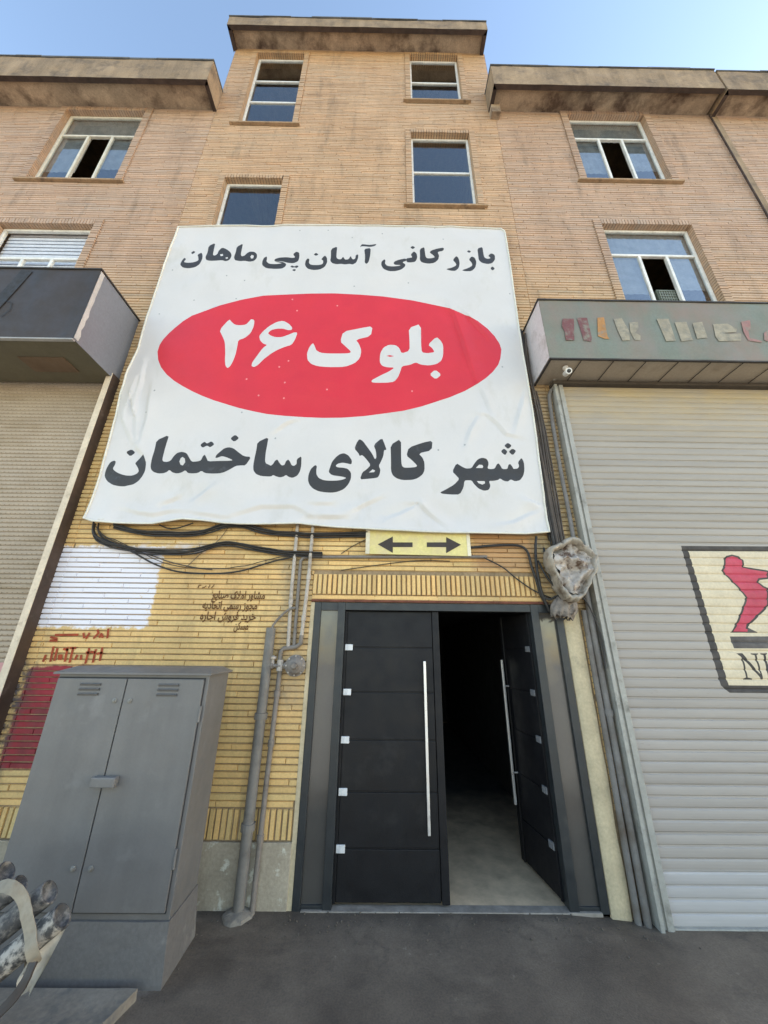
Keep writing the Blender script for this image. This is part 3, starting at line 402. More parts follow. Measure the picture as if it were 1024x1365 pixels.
GRAF=[[(-2.977,1.878),(-2.774,1.883)],[(-3.013,1.859),(-2.954,1.847)],[(-3.008,1.831),(-2.949,1.831)],[(-2.726,1.894),(-2.71,1.858)],[(-2.674,1.895),(-2.688,1.854)],[(-2.62,1.855),(-2.59,1.9),(-2.606,1.924)],[(-2.571,1.864),(-2.562,1.892),(-2.541,1.864)],[(-2.498,1.86),(-2.51,1.934)],[(-3.012,1.657),(-3.007,1.704)],[(-2.949,1.658),(-2.96,1.775)],[(-2.915,1.666),(-2.921,1.76)],[(-2.876,1.674),(-2.886,1.705),(-2.865,1.705),(-2.859,1.674)],[(-2.821,1.659),(-2.831,1.769)],[(-2.862,1.76),(-2.826,1.753)],[(-2.776,1.652),(-2.78,1.769)],[(-2.806,1.769),(-2.759,1.769)],[(-2.734,1.675),(-2.727,1.707)],[(-2.684,1.676),(-2.689,1.707)],[(-2.633,1.645),(-2.635,1.763)],[(-2.65,1.731),(-2.625,1.731)],[(-2.569,1.654),(-2.573,1.755)],[(-2.611,1.739),(-2.575,1.732)],[(-2.511,1.67),(-2.519,1.772)],[(-2.547,1.724),(-2.508,1.732)]]
STEN=[(-1.108,2.24),(-1.611,2.255),(-1.168,2.148),(-1.685,2.156),(-1.168,2.046),(-1.688,2.061),(-1.226,1.965),(-1.359,1.971),(-1.608,2.319),(-1.76,2.324)]
CAB={'a':[(-2.708,2.929),(-2.524,2.88),(-2.304,2.854),(-2.09,2.848),(-1.858,2.86),(-1.716,2.902),(-1.573,2.945),(-1.401,2.947),(-1.245,2.904),(-1.048,2.87),(-0.854,2.864),(-0.672,2.856),(-0.143,2.871)],'b':[(-2.917,2.949),(-2.906,2.875),(-2.841,2.798),(-2.718,2.738),(-2.541,2.703),(-2.323,2.669),(-2.153,2.659),(-1.986,2.661),(-1.824,2.684),(-1.665,2.736),(-1.522,2.76),(-1.371,2.74),(-1.196,2.699),(-1.004,2.673),(-0.835,2.66),(-0.583,2.656),(-0.063,2.633),(0.382,2.631),(0.976,2.638)],'c':[(-2.875,2.95),(-2.859,2.875),(-2.788,2.798),(-2.633,2.735),(-2.42,2.64),(-2.231,2.547),(-2.031,2.481),(-1.862,2.458),(-1.656,2.454),(-1.493,2.462),(-1.334,2.491),(-1.156,2.55),(-1.016,2.594),(-0.894,2.623),(-0.843,2.668)],'d':[(-2.261,2.944),(-2.168,2.909),(-2.082,2.908),(-2.001,2.932),(-1.922,2.967)],'e':[(-1.561,2.952),(-1.642,2.797),(-1.787,2.664),(-1.889,2.545),(-1.924,2.513)],'f':[(-2.91,2.925),(-2.796,2.825),(-2.627,2.75),(-2.439,2.676),(-2.258,2.624),(-2.101,2.573),(-1.947,2.537),(-1.755,2.504),(-1.649,2.495)],'g':[(0.88,2.744),(1.138,2.77),(1.365,2.773),(1.455,2.713),(1.479,2.562),(1.51,2.415),(1.533,2.273),(1.605,2.135)],'h':[(1.014,2.646),(1.19,2.551),(1.323,2.435),(1.469,2.329),(1.624,2.26)],'i':[(1.562,2.867),(1.533,2.711),(1.521,2.523),(1.534,2.307),(1.586,2.134)],'j':[(-0.391,2.506),(0.086,2.579),(0.383,2.613),(0.681,2.609)],'k':[(-0.143,2.83),(-0.291,2.75),(-0.4,2.671)]}
VERT={'cb1':[(1.744,5.619),(1.71,5.129),(1.686,4.73),(1.687,3.956),(1.698,3.405),(1.716,2.906),(1.732,2.673)],'cb2':[(1.804,5.579),(1.77,5.032),(1.782,4.584),(1.793,4.168),(1.778,3.504),(1.785,2.993),(1.793,2.717)],'cb3':[(1.746,5.472),(1.71,4.769),(1.746,3.849),(1.759,3.143),(1.764,2.745)],'cb4':[(1.802,4.702),(1.83,4.277),(1.833,3.785),(1.834,3.421),(1.829,2.997),(1.829,2.72)],'cb5':[(1.674,5.277),(1.705,4.925),(1.737,4.484),(1.722,3.878),(1.727,3.246),(1.726,2.836)],'cond':[(2.052,4.745),(1.972,4.634),(1.948,4.42),(1.936,3.966),(1.934,3.502),(1.939,3.157),(1.937,2.794),(1.954,2.641)]}
CREASE=[[(1.082,4.31),(1.178,4.299),(1.284,4.187),(1.375,4.04),(1.537,3.994)],[(1.08,4.285),(0.981,4.107),(0.904,3.912)],[(0.252,3.188),(0.378,3.2),(0.5,3.067),(0.665,2.929)],[(1.643,3.145),(1.501,3.092),(1.337,3.008),(1.162,2.976)],[(1.651,4.636),(1.563,4.37),(1.465,4.091)],[(1.117,4.735),(1.187,4.52),(1.233,4.313)],[(1.633,3.207),(1.505,3.269)],[(0.368,3.189),(0.193,3.084),(0.022,3.02)],[(-1.562,3.019),(-1.382,3.082),(-1.237,3.135),(-1.103,3.137),(-0.911,3.14),(-0.81,3.09),(-0.709,3.02)],[(-1.929,3.054),(-1.755,3.036),(-1.58,3.008)],[(-0.331,3.076),(-0.181,3.171),(0.011,3.268)],[(-1.777,3.37),(-1.859,3.284),(-1.958,3.198)],[(-1.207,4.021),(-1.094,4.134),(-0.974,4.198)],[(-0.721,3.174),(-0.49,3.177)],[(-0.672,3.031),(-0.367,3.035)],[(0.816,6.021),(0.891,5.823),(0.965,5.474),(1.031,5.085),(1.078,4.801)],[(0.973,5.957),(1.127,5.731),(1.315,5.42)],[(-2.985,4.264),(-2.869,4.067),(-2.725,3.829)],[(-2.954,4.551),(-2.797,4.192),(-2.7,3.829)],[(-2.742,4.663),(-2.671,4.194),(-2.674,3.83)],[(-2.678,3.806),(-2.594,3.715)],[(-2.631,3.095),(-2.466,3.047),(-2.31,3.028),(-2.168,3.071),(-1.979,3.074)],[(-2.263,3.152),(-2.09,3.238)],[(-2.789,4.162),(-2.843,4.575),(-2.873,5.019)],[(-2.89,4.16),(-2.911,4.467),(-2.915,4.792)]]
DOTS=[(-1.246,7.447),(-0.834,7.458),(-0.478,7.303),(-2.148,6.494),(-1.894,6.41),(-1.954,6.07),(-0.413,6.328),(-2.499,6.031),(-0.048,7.397),(0.829,7.297),(0.317,6.427),(0.717,7.542),(1.667,6.229),(1.434,4.992),(0.277,7.53),(-2.9,6.585),(-2.89,5.773),(-2.665,4.57),(-2.69,4.27),(-1.612,4.289),(-1.188,3.949),(0.903,3.9),(0.61,3.836)]
RDOTS=[(-1.217,6.077),(-1.136,5.877),(-0.618,5.962),(-1.158,5.042),(-1.261,4.953),(-1.628,4.764),(-1.168,4.717),(-1.452,4.526),(-1.154,4.491),(-0.663,4.621),(0.336,4.625)]
# ================================================================== THE SETTING: ground
def ground_z(x, y):
    t = min(1, max(0, (x - 1.3) / .8)); t = t * t * (3 - 2 * t)
    z = -.012 - .055 * t - .012 * max(0, -y) * (1 if y < 0 else 0)
    return z
mb = MB()
xs = [-40, -25, -15, -10] + [-7 + i * .1 for i in range(141)] + [10, 15, 25, 40]
ys = [-60, -35, -20, -12, -8] + [-6 + i * .1 for i in range(61)]
rows = []
for y in ys:
    rows.append([(x, y, ground_z(x, max(y, -6)) + (.006 * nz(x * 1.1, y * 1.1) + .003 * nz(x * 4, y * 4, 3) if -6 <= y < -.04 and abs(x) < 7 else 0)) for x in xs])
mb.grid(rows); tag(mb.build('ground', 'asphalt'), kind='structure')
mb = MB(); mb.grid([[(x, y, ground_z(x, max(y, -6)) + .012) for x in (-40, -20, -8, 0, 8, 20, 40)] for y in (-60, -40, -25, -15, -9, -6.2, -4.2, -2.6)]); tag(mb.build('bounce_street', 'bounce_street'), kind='structure')  # unseen pale sheet, added to bounce warm sunlight onto the facade
for nm, x0, x1, c in (('concrete_slab', -3.2, -1.315, 0),):
    o = MB(); N = 24; top = []
    for i in range(N + 1):
        y = -.715 - .9 * i / N
        top.append([(x0 + (x1 - .055 * i / N * 5.0 * .9 - x0) * j / 30, y, .028 + .004 * nz(j * .4, i * .4)) for j in range(31)])
    o.grid(top)
    o.face([(x0, -.715, -.05), (x1, -.715, -.05), top[0][-1], top[0][0]][::-1])
    o.grid([[top[i][-1] for i in range(N + 1)], [(top[i][-1][0] + .006, top[i][-1][1], -.06) for i in range(N + 1)]], smooth=False)
    tag(o.build('concrete_slab', 'slab'), 'pale cement slab on the ground in front of the grey cabinet', 'slab')

# ================================================================== BUILDING
XL, XR, ZW = -9.6, 9.6, 11.3
TX0, TX1 = -3.09, 1.96
bld = thing('brick_building', (0, 0, 0), 'tan brick building with a raised stair tower, dark double door and two roller shutters', 'building')
# window list: (kind, outer rect x0,x1,z0,z1, band)
WIN = [('wing', -5.84, -4.20, 8.63, 10.84), ('wing', 3.15, 4.78, 8.88, 11.02), ('wing', 3.15, 4.75, 5.9, 7.95), ('wing', -5.84, -4.20, 5.7, 7.73),
       ('stair3', -2.72, -1.58, 10.35, 13.06), ('stair', -2.68, -1.56, 7.0, 8.91), ('stair', .34, 1.50, 11.22, 13.12), ('stair', .32, 1.53, 8.16, 10.31)]
OPEN = [(x0, x1, z0, z1) for _, x0, x1, z0, z1 in WIN] + [(-.66, 1.74, -1, 2.2), (2.06, 6.1, -1, 4.9), (-9.0, -3.2, -1, 4.9)]
SOLD = [(-.66, 1.56, 2.26, 2.47)]
PL = .385
def cells(x0, x1, z0, z1, holes):
    xs = sorted({x0, x1, *[max(x0, min(x1, h[i])) for h in holes for i in (0, 1)]}); zs = sorted({z0, z1, *[max(z0, min(z1, h[i])) for h in holes for i in (2, 3)]})
    for a, b in zip(xs, xs[1:]):
        for c, d in zip(zs, zs[1:]):
            cx, cz = (a + b) / 2, (c + d) / 2
            if not any(h[0] < cx < h[1] and h[2] < cz < h[3] for h in holes): yield a, b, c, d
INNER = [(x0 + .1, x1 - .1, z0 + .08, z1 - .1) for _, x0, x1, z0, z1 in WIN] + OPEN[len(WIN):]
back = MB()
for a, b, c, d in list(cells(XL, XR, -.3, 4.9, INNER)) + list(cells(XL, XR, 4.9, ZW, INNER)) + list(cells(TX0, TX1, ZW, 13.25, INNER)):
    back.face([(a, 0, c), (b, 0, c), (b, 0, d), (a, 0, d)], 1 if c >= 4.9 else 0)
# the shell that keeps the inside dark: sides, back, roofs
XF = 20.0
back.face([(XR, 0, -.3), (XF, 0, -.3), (XF, 0, ZW), (XR, 0, ZW)], 1)  # unseen run of wall past the brickwork, added to block the low sun
for a_, b_ in ((XL, TX0), (TX1, XF)): back.face([(a_, 0, ZW), (b_, 0, ZW), (b_, 9, ZW), (a_, 9, ZW)])
for x_ in (XL, XF): back.face([(x_, 0, -.3), (x_, 0, ZW), (x_, 9, ZW), (x_, 9, -.3)])
back.face([(XL, 9, -.3), (XL, 9, 13.25), (XF, 9, 13.25), (XF, 9, -.3)])
for x_ in (TX0, TX1): back.face([(x_, 0, ZW), (x_, 0, 13.25), (x_, 9, 13.25), (x_, 9, ZW)])
back.face([(TX0, 0, 13.25), (TX1, 0, 13.25), (TX1, 9, 13.25), (TX0, 9, 13.25)])
back.build('wall_backing', ['mortar', 'mortar_pale'], bld)
YEL = Vector(srgb(222, 186, 122)); PINK = Vector(srgb(186, 157, 133)); TOW = Vector(srgb(196, 163, 129))
def brick_col(x, z):
    t = min(1, max(0, (z - 3.6 + .8 * nz(x * .6, z * .6)) / 3.4))
    up = PINK.lerp(TOW, min(1, max(0, .5 + .5 * min(x - TX0, TX1 - x) / .25)))
    if z > 12.3: up = up.lerp(Vector(srgb(196, 150, 88)), .5 * min(1, (z - 12.3)))
    c = YEL.lerp(up, t)
    r = random.gauss(0, 1)
    c = c * (1 + .05 * r)
    if random.random() < .04: c = c * random.uniform(.78, .92)
    h = random.gauss(0, .03); return (c.x * (1 + h), c.y, c.z * (1 - h))
BH, BJ = .049, .0065
def lay(mb, x0, x1, z0, z1, holes):
    z = z0; row = 0
    while z + BH * .5 < z1:
        zt = min(z + BH - BJ, z1); zc = (z + zt) / 2
        segs = [(x0, x1)]
        for h in holes:
            if h[2] < zt - .004 and h[3] > z + .004:
                ns = []
                for a, b in segs:
                    if h[1] <= a or h[0] >= b: ns.append((a, b)); continue
                    if h[0] > a: ns.append((a, h[0]))
                    if h[1] < b: ns.append((h[1], b))
                segs = ns
        L = .62
        for a, b in segs:
            x = a - ((row * .37 + .11 * random.random()) % 1) * L
            while x < b:
                xa, xb = max(a, x), min(b, x + L - .0015)
                if xb - xa > .02:
                    dz = random.uniform(-.0015, .0015)
                    mb.brick(xa, xb, z + dz, zt + dz, .0, -.013 + random.uniform(-.0025, .0025), .004, brick_col((xa + xb) / 2, zc), random.uniform(-.001, .001))
                x += L
        z += BH; row += 1
HO = OPEN + SOLD + [(1.72, 1.90, -1, 2.14)]
mb = MB(); lay(mb, XL, TX0, .60, 10.85, HO); lay(mb, TX0, TX1, .60, 13.2, HO); lay(mb, TX1, XR, .60, 11.0, HO)
def soldier(mb, x0, x1, z0, z1, y=-.014):
    x = x0
    while x < x1 - .01:
        xb = min(x + .048, x1); mb.brick(x, xb - .011, z0, z1, 0, y + random.uniform(-.003, .003), .004, brick_col(x, z0)); x += .048
soldier(mb, -.66, 1.56, 2.275, 2.47, -.022)
x_ = -.66
while x_ < 1.56:
    mb.brick(x_, min(1.56, x_ + .6), 2.229, 2.268, 0, -.016, .004, brick_col(x_, 2.2)); x_ += .602
for a, b in ((-3.2, -.665),): soldier(mb, a, b, PL + .01, .59)
# side walls of the tower above the wing roofs
for sx, d in ((TX0, -1), (TX1, 1)):
    z = 11.3
    while z < 13.2:
        y = .0
        while y < 5.8:
            b = len(mb.v); xo = sx + d * .013; c = brick_col(sx, z)
            mb.face([(xo, y, z), (xo, y + .33, z), (xo, y + .33, z + .037), (xo, y, z + .037)][::(1 if d > 0 else -1)], 0, c); y += .34
        z += BH
mb.build('brick_wall', 'brick', bld)
pl = MB()
pl.box(-3.2, -.662, -.022, .0, -.1, PL, bev=.006); pl.build('plinth', 'plinth', bld)
cs = MB(); rows = []
for i in range(45):
    z = -.12 + 2.27 * i / 44; rows.append([(x + (.012 * nz(z * 3, 1) if k == len(XS) - 1 else .0), -.018 - .006 * abs(nz(x * 9, z * 5)) if 0 < k < len(XS) - 1 else 0, z) for k, x in enumerate(XS)] if False else
        [(1.725, 0, z), (1.73 + .005 * nz(z * 7), -.024, z), (1.80, -.022 + .004 * nz(z * 6, 2), z), (1.875 + .012 * nz(z * 3, 1), -.02, z), (1.885 + .012 * nz(z * 3, 1), 0, z)])
cs.grid(rows, smooth=True); cs.build('plaster_strip', 'cream', bld)
lt = MB(); lt.box(-.66, 1.60, -.026, .02, 2.205, 2.226)
lt.build('lintel', pbr('rusty_angle_iron', (.14, .045, .025), .85, vary=.4, vscale=9), bld)

# ---- windows
def window(kind, x0, x1, z0, z1, idx):
    B = .115 if kind == 'wing' else .095
    ox0, ox1, oz0, oz1 = x0 + B, x1 - B, z0 + .07, z1 - B
    yb = .11
    s = MB(); yo = -.032
    def sb(xa, xb, za, zb):      # a rowlock brick of the surround, deep enough to line the reveal
        c = brick_col((xa + xb) / 2, za)
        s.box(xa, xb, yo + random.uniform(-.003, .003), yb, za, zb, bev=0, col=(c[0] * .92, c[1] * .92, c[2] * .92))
    z = z0 + .05
    while z < z1 - .01:
        zt = min(z + BH, z1); sb(x0, ox0, z, zt - .010); sb(ox1, x1, z, zt - .010); z += BH
    x = ox0
    while x < ox1 - .005:
        xt = min(x + .046, ox1); sb(x + .004, xt - .006, oz1, z1 - .012); x += .046
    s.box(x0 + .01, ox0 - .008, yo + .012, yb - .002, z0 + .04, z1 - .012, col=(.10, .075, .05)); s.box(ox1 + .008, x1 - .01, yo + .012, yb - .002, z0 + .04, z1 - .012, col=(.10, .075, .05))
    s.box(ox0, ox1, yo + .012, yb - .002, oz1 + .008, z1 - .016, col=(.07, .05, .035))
    fr = MB(); t = .038; y0, y1 = .058, .1
    fx0, fx1, fz0, fz1 = ox0 + .002, ox1 - .002, oz0 + .002, oz1 - .002
    bars = [(fx0, fx0 + t, fz0, fz1), (fx1 - t, fx1, fz0, fz1), (fx0 + t, fx1 - t, fz0, fz0 + t), (fx0 + t, fx1 - t, fz1 - t, fz1)]
    panes = []
    W = fx1 - fx0; Hh = fz1 - fz0
    if kind == 'wing':
        tz = fz1 - .30 * Hh if idx != 3 else fz1 - .34 * Hh
        m1, m2 = fx0 + W * .36, fx0 + W * .66
        bars.append((fx0 + t, fx1 - t, tz - t / 2, tz + t / 2))
        for m in (m1, m2): bars.append((m - t / 2, m + t / 2, fz0 + t, tz - t / 2))
        panes = [(fx0 + t, fx1 - t, tz + t / 2, fz1 - t, 0), (fx0 + t, m1 - t / 2, fz0 + t, tz - t / 2, 0), (m2 + t / 2, fx1 - t, fz0 + t, tz - t / 2, 0)]
        if idx == 3: panes.append((m1 + t / 2, m2 - t / 2, fz0 + t, tz - t / 2, 0))
    else:
        n = 3 if kind == 'stair3' else 2
        zs = [fz0 + t + (Hh - 2 * t) * i / n for i in range(n + 1)]
        if n == 3: zs[1] = fz0 + .36 * Hh; zs[2] = fz0 + .66 * Hh
        if idx == 6: zs[1] = fz0 + .50 * Hh
        if idx == 5: zs[1] = fz0 + .22 * Hh
        for zc in zs[1:-1]: bars.append((fx0 + t, fx1 - t, zc - t / 2, zc + t / 2))
        for i in range(n): panes.append((fx0 + t, fx1 - t, zs[i] + (t / 2 if i else 0), zs[i + 1] - (t / 2 if i < n - 1 else 0), 0))
    for a, b, c, d in bars: fr.box(a, b, y0, y1, c, d, bev=.004)
    wo = fr.build('window', 'cream_frame' if (kind == 'wing' and idx == 0) else 'white_frame', bld)
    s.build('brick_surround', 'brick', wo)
    sl_ = MB(); sl_.box(x0 - .045, x1 + .045, -.06, yb, z0 + .008, z0 + .042, bev=.006); sl_.build('sill', 'sill', wo)
    for a, b, c, d, _ in panes:
        p = MB(); p.box(a - .004, b + .004, .076, .081, c - .004, d + .004); p.build('pane', 'glass_clear' if idx == 3 else ('glass_wing' if kind == 'wing' else 'glass'), wo)
    if kind == 'wing' and idx == 3:
        bl = MB(); z = fz0
        while z < fz1 - .02:
            bl.box(fx0 + .02, fx1 - .02, .14, .15, z, z + .055, bev=.004); z += .075
        bl.build('blind', 'blind', wo)
    if kind == 'wing' and idx != 3:
        cu = MB(); top = fz1; bot = fz0 + (.30 if idx == 2 else .22) * Hh
        spans = [(fx0, m1 + .01, bot, tz), (m2 - .01, fx1, bot + .1, tz), (fx0, fx1, tz + .005, top)]
        for a, b, c, d in spans:
            n = max(6, int((b - a) / .03)); cu.grid([[(a + (b - a) * k / n, .112 + .006 * sin(k * 1.9 + nz(k * .3) * 3), zz) for k in range(n + 1)] for zz in (c, (c + d) / 2, d)])
        cu.build('curtain', 'curtain', wo)
    # a floor slab/room behind so that the inside reads as a dark room
    return wo
for i, (k, x0, x1, z0, z1) in enumerate(WIN): window(k, x0, x1, z0, z1, i)

# ---- eaves
def eave(x0, x1, zs, zt, yf, ends, seed):
    lip = .07
    rows = []
    n = int((x1 - x0) / .12)
    fa = MB()
    # fascia: outer skin with a slightly uneven, chipped top edge
    def fx(i): return x0 + (x1 - x0) * i / n
    ztop = [zt + .018 * nz(fx(i) * 1.7, seed) + (.018 * nz(fx(i) * 9, seed) if True else 0) for i in range(n + 1)]
    fa.grid([[(fx(i), yf + .006 * nz(fx(i) * 2, k, seed), (zs - lip) + (ztop[i] - zs + lip) * k / 4) for i in range(n + 1)] for k in range(5)], smooth=False)
    fa.grid([[(fx(i), yf, zs - lip) for i in range(n + 1)], [(fx(i), yf + .07, zs - lip) for i in range(n + 1)]], 1, smooth=False)  # underside and inner face of the lip, darker than the fascia
    fa.grid([[(fx(i), yf + .07, zs - lip) for i in range(n + 1)], [(fx(i), yf + .07, zs + .02) for i in range(n + 1)]], 1, smooth=False)
    fa.grid([[(fx(i), yf, ztop[i]) for i in range(n + 1)], [(fx(i), .5, ztop[i]) for i in range(n + 1)]], 2, smooth=False)
    for e in ends:
        x = x0 if e < 0 else x1; xi = x - e * .07
        fa.face([(x, yf, zs - lip), (x, .02, zs - lip), (x, .02, zt), (x, yf, zt)][::e], 0)
        fa.face([(x, yf, zs - lip), (xi, yf + .07, zs - lip), (xi, 0, zs - lip), (x, 0, zs - lip)][::e], 1)
        fa.face([(xi, yf + .07, zs - lip), (xi, yf + .07, zs + .02), (xi, 0, zs + .02), (xi, 0, zs - lip)][::e], 1)
        fa.face([(x, 0, zs - lip), (xi, 0, zs - lip), (xi, 0, zs + .02), (x, 0, zs + .02)], 1)
    o = fa.build('eave', ['plaster', 'dark_brown', 'cap'], bld)
    so = MB(); m = int((x1 - x0) / .1)
    so.grid([[(x0 + (x1 - x0) * i / m, yf + .05 + (.02 - yf - .05) * k / 4, zs + .004 * nz(i * .5, k * .9, seed)) for i in range(m + 1)] for k in range(5)])
    so.build('soffit', 'soffit', o)
    cp = MB(); x = x0 - .01
    while x < x1:
        l = random.uniform(.35, 1.1); xe = min(x + l, x1 + .01); h = random.uniform(.014, .034)
        cp.box(x, xe - .004, yf - random.uniform(.008, .02), .4, zt - .004 + random.uniform(0, .02), zt + .01 + h); x = xe
    cp.build('roof_felt', 'cap', o)
    return o
eave(XL, -3.07, 10.86, 11.43, -.40, (1,), 1.1)
eave(1.84, 5.86, 11.0, 11.55, -.37, (-1,), 4.3)
eave(5.90, XR, 10.97, 11.52, -.37, (-1,), 9.2)
eave(-3.14, 1.94, 13.16, 13.42, -.335, (-1, 1), 6.6)
for q_ in ((1.86, 2.02, -.12, .0, 10.70, 10.94),):
    mb = MB(); mb.box(*q_, bev=.009); mb.build('eave_bracket', 'soffit', bld)

# ---- entrance door
Y0 = -.012
df = MB()
for a, b in ((-.625, -.565), (-.405, -.335), (1.425, 1.5), (1.655, 1.722)): df.box(a, b, -.02, .10, -.02, 2.20, bev=.005)
df.box(-.565, -.405, -.015, .1, 2.125, 2.2, bev=.004); df.box(-.335, 1.425, -.015, .1, 2.13, 2.2, bev=.004); df.box(1.5, 1.655, -.015, .1, 2.125, 2.2, bev=.004)
df.box(-.565, -.405, -.010, .1, -.02, .015, bev=.003); df.box(1.5, 1.655, -.010, .1, -.02, .015, bev=.003)
df2 = MB(); df2.box(-.664, -.626, -.016, .09, -.02, 2.2, bev=.004); df2.build('door_reveal', 'cream', bld)
entr = df.build('entrance_door', 'door_frame', bld); entr['label'] = 'dark double entrance door with grey sidelights, right leaf swung inward'
for a, b in ((-.565, -.405), (1.5, 1.655)):
    p = MB(); p.box(a, b, .008, .03, .015, 2.125); p.build('sidelight', 'sidelight', entr)
th = MB(); th.box(-.56, 1.66, -.032, .05, -.03, -.006, bev=.004); th.build('threshold', pbr('worn_threshold', srgb(140, 132, 122), .6, vary=.3, vscale=9), entr)
HZ = [1.80, 1.43, 1.065, .70, .335]
def leaf(T, wd, mirror):
    """door leaf in its own frame: x from hinge 0..wd, y outward negative; T maps to the world"""
    lf = MB(); zz = [.012] + HZ[::-1] + [2.122]
    for a, b in zip(zz, zz[1:]): lf.box(.025, wd - .066, -.012, .03, a + .005, b - .005, bev=.004)
    lf.box(.02, wd - .066, -.002, .026, .012, 2.122); lf.box(.0, .022, -.014, .03, .01, 2.124, bev=.003)
    lf.box(wd - .062, wd, -.020, .034, .008, 2.126, bev=.006)
    lf.v = [tuple(T @ Vector(v)) for v in lf.v]
    L = lf.build('door_leaf', 'door', bld)
    return L
def leaf_bits(L, T, wd, hx, ht0, ht1, hm='hinge'):
    for z in HZ:
        h = MB(); h.box(.012, .082, -.024, -.010, z - .026, z + .026, bev=.004); h.box(.04, .046, -.027, -.02, z - .022, z + .022)
        h.v = [tuple(T @ Vector(v)) for v in h.v]; h.build('hinge', hm, L)
    h = MB(); h.box(hx - .011, hx + .011, -.075, -.053, ht0, ht1, bev=.003)
    for z in (ht0 + .25, ht1 - .25): h.tube([(hx, -.056, z), (hx, -.008, z)], .008, 10)
    h.v = [tuple(T @ Vector(v)) for v in h.v]; h.build('handle', 'steel', L)
T1 = Matrix.Translation((-.335, .035, 0)); L1 = leaf(T1, .885, 1); leaf_bits(L1, T1, .885, .735, .44, 1.69)
a = math.atan2(.60, .085)
T2 = Matrix.Translation((1.42, .06, 0)) @ Matrix(((-sin(radians(8)), cos(radians(8)) * -1 * -1, 0, 0), (cos(radians(8)), sin(radians(8)), 0, 0), (0, 0, 1, 0), (0, 0, 0, 1)))
L2 = leaf(T2, .60, 1)
L2['label'] = 'right door leaf swung inward'; L1['label'] = 'closed left door leaf'
leaf_bits(L2, T2, .60, .52, .44, 1.69, pbr('shaded_hinge', (.16, .16, .165), .5))  # hinges of the inner leaf get a darker colour to paint in its shade
# hall behind the door
hall = MB()
hall.face([(-.45, .1, 2.3), (-.45, 7, 2.3), (-.45, 7, -.02), (-.45, .1, -.02)], 0); hall.face([(1.75, .1, -.02), (1.75, 7, -.02), (1.75, 7, 2.3), (1.75, .1, 2.3)], 0)
hall.face([(-.45, 7, -.02), (-.45, 7, 2.3), (1.75, 7, 2.3), (1.75, 7, -.02)], 0); hall.face([(-.45, .1, 2.3), (1.75, .1, 2.3), (1.75, 7, 2.3), (-.45, 7, 2.3)], 0)
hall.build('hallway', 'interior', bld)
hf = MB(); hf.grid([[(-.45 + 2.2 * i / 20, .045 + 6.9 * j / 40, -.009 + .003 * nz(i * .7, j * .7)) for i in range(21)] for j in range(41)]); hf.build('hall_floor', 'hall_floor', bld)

# ---- right roller shutter
YS = -.058
def slat(z, pitch=.078, amp=.0055):
    f = ((z + .062) / pitch) % 1.0
    return YS - amp * (sin(pi * min(1, f / .86)) ** .4 if f < .86 else -0.8)
SX0, SX1 = 2.10, 5.95
rowz = []
z = -.062
while z < 4.9:
    for f in (0, .10, .30, .56, .78, .86, .93):
        zz = z + f * .078
        if -.062 < zz < 4.88: rowz.append(zz)
    z += .078
out = [(SX0, -.062), (SX1, -.062), (SX1, 4.88), (SX0, 4.88)]
lines = [((SX0, z), (SX1, z)) for z in rowz] + [((SX0 + .35 * k, -.062), (SX0 + .35 * k, 4.88)) for k in range(1, 11)]
MU = MURAL; X2 = 5.15
def ext(p): return [(x if x < 3.86 else X2, z) for x, z in p]
mo = [(MU['outer'][0][0], MU['outer'][0][1]), (X2, 2.80), (X2, MU['outer'][3][1]), MU['outer'][3], MU['outer'][4]]
mi_ = [MU['inner'][0], (X2 - .07, MU['inner'][1][1]), (X2 - .07, MU['inner'][2][1]), MU['inner'][3]]
fig = MU['fig']
cxf = sum(p[0] for p in fig) / len(fig); czf = sum(p[1] for p in fig) / len(fig)
def offset_poly(poly, d):
    A = sum(poly[i][0] * poly[(i + 1) % len(poly)][1] - poly[(i + 1) % len(poly)][0] * poly[i][1] for i in range(len(poly)))
    sgn = 1 if A > 0 else -1; o = []
    for i in range(len(poly)):
        p, q, r = Vector(poly[i - 1]), Vector(poly[i]), Vector(poly[(i + 1) % len(poly)])
        n1 = Vector(((q - p).y, -(q - p).x)).normalized() * sgn; n2 = Vector(((r - q).y, -(r - q).x)).normalized() * sgn
        n = (n1 + n2); n = n.normalized() if n.length > .1 else n1
        o.append(tuple(q + n * min(1.5, 1 / max(.5, n.dot(n1))) * d))
    return o
regs = [(2, mo), (1, mi_), (2, fig), (3, offset_poly(fig, -.017)), (4, MU['foot']), (4, MU['bar']), (5, MU['barl'])] + [(2, p) for p in MU['N']]
sh = painted_sheet(out, regs, [], lambda x, z: slat(z) + .0016 * nz(x * 1.3, math.floor((z + .062) / .078) * 3.7), lines, d=9)
sh.sm = [False] * len(sh.f)
shut = sh.build('roller_shutter', ['sh_r', 'mural_cream', 'mural_black', 'mural_red', 'mural_grey', 'mural_black'], bld)
shut['label'] = 'grey roller shutter painted with a red kicking figure'
gr = MB()
gr.box(2.015, 2.046, -.115, .0, -.075, 4.85, bev=.004); gr.box(2.044, 2.078, -.085, .0, -.075, 4.85, bev=.002); gr.box(2.076, 2.125, -.10, .0, -.075, 4.85, bev=.004)
gr.build('guide_rail', 'sh_r_guide', shut)
gr = MB(); gr.box(5.92, 6.0, -.1, .0, -.075, 4.85, bev=.004); gr.build('guide_rail', 'sh_r_guide', shut)
bt = MB(); bt.box(2.13, 5.92, -.085, -.04, -.085, -.06, bev=.004); bt.build('bottom_bar', 'sh_r_guide', shut)
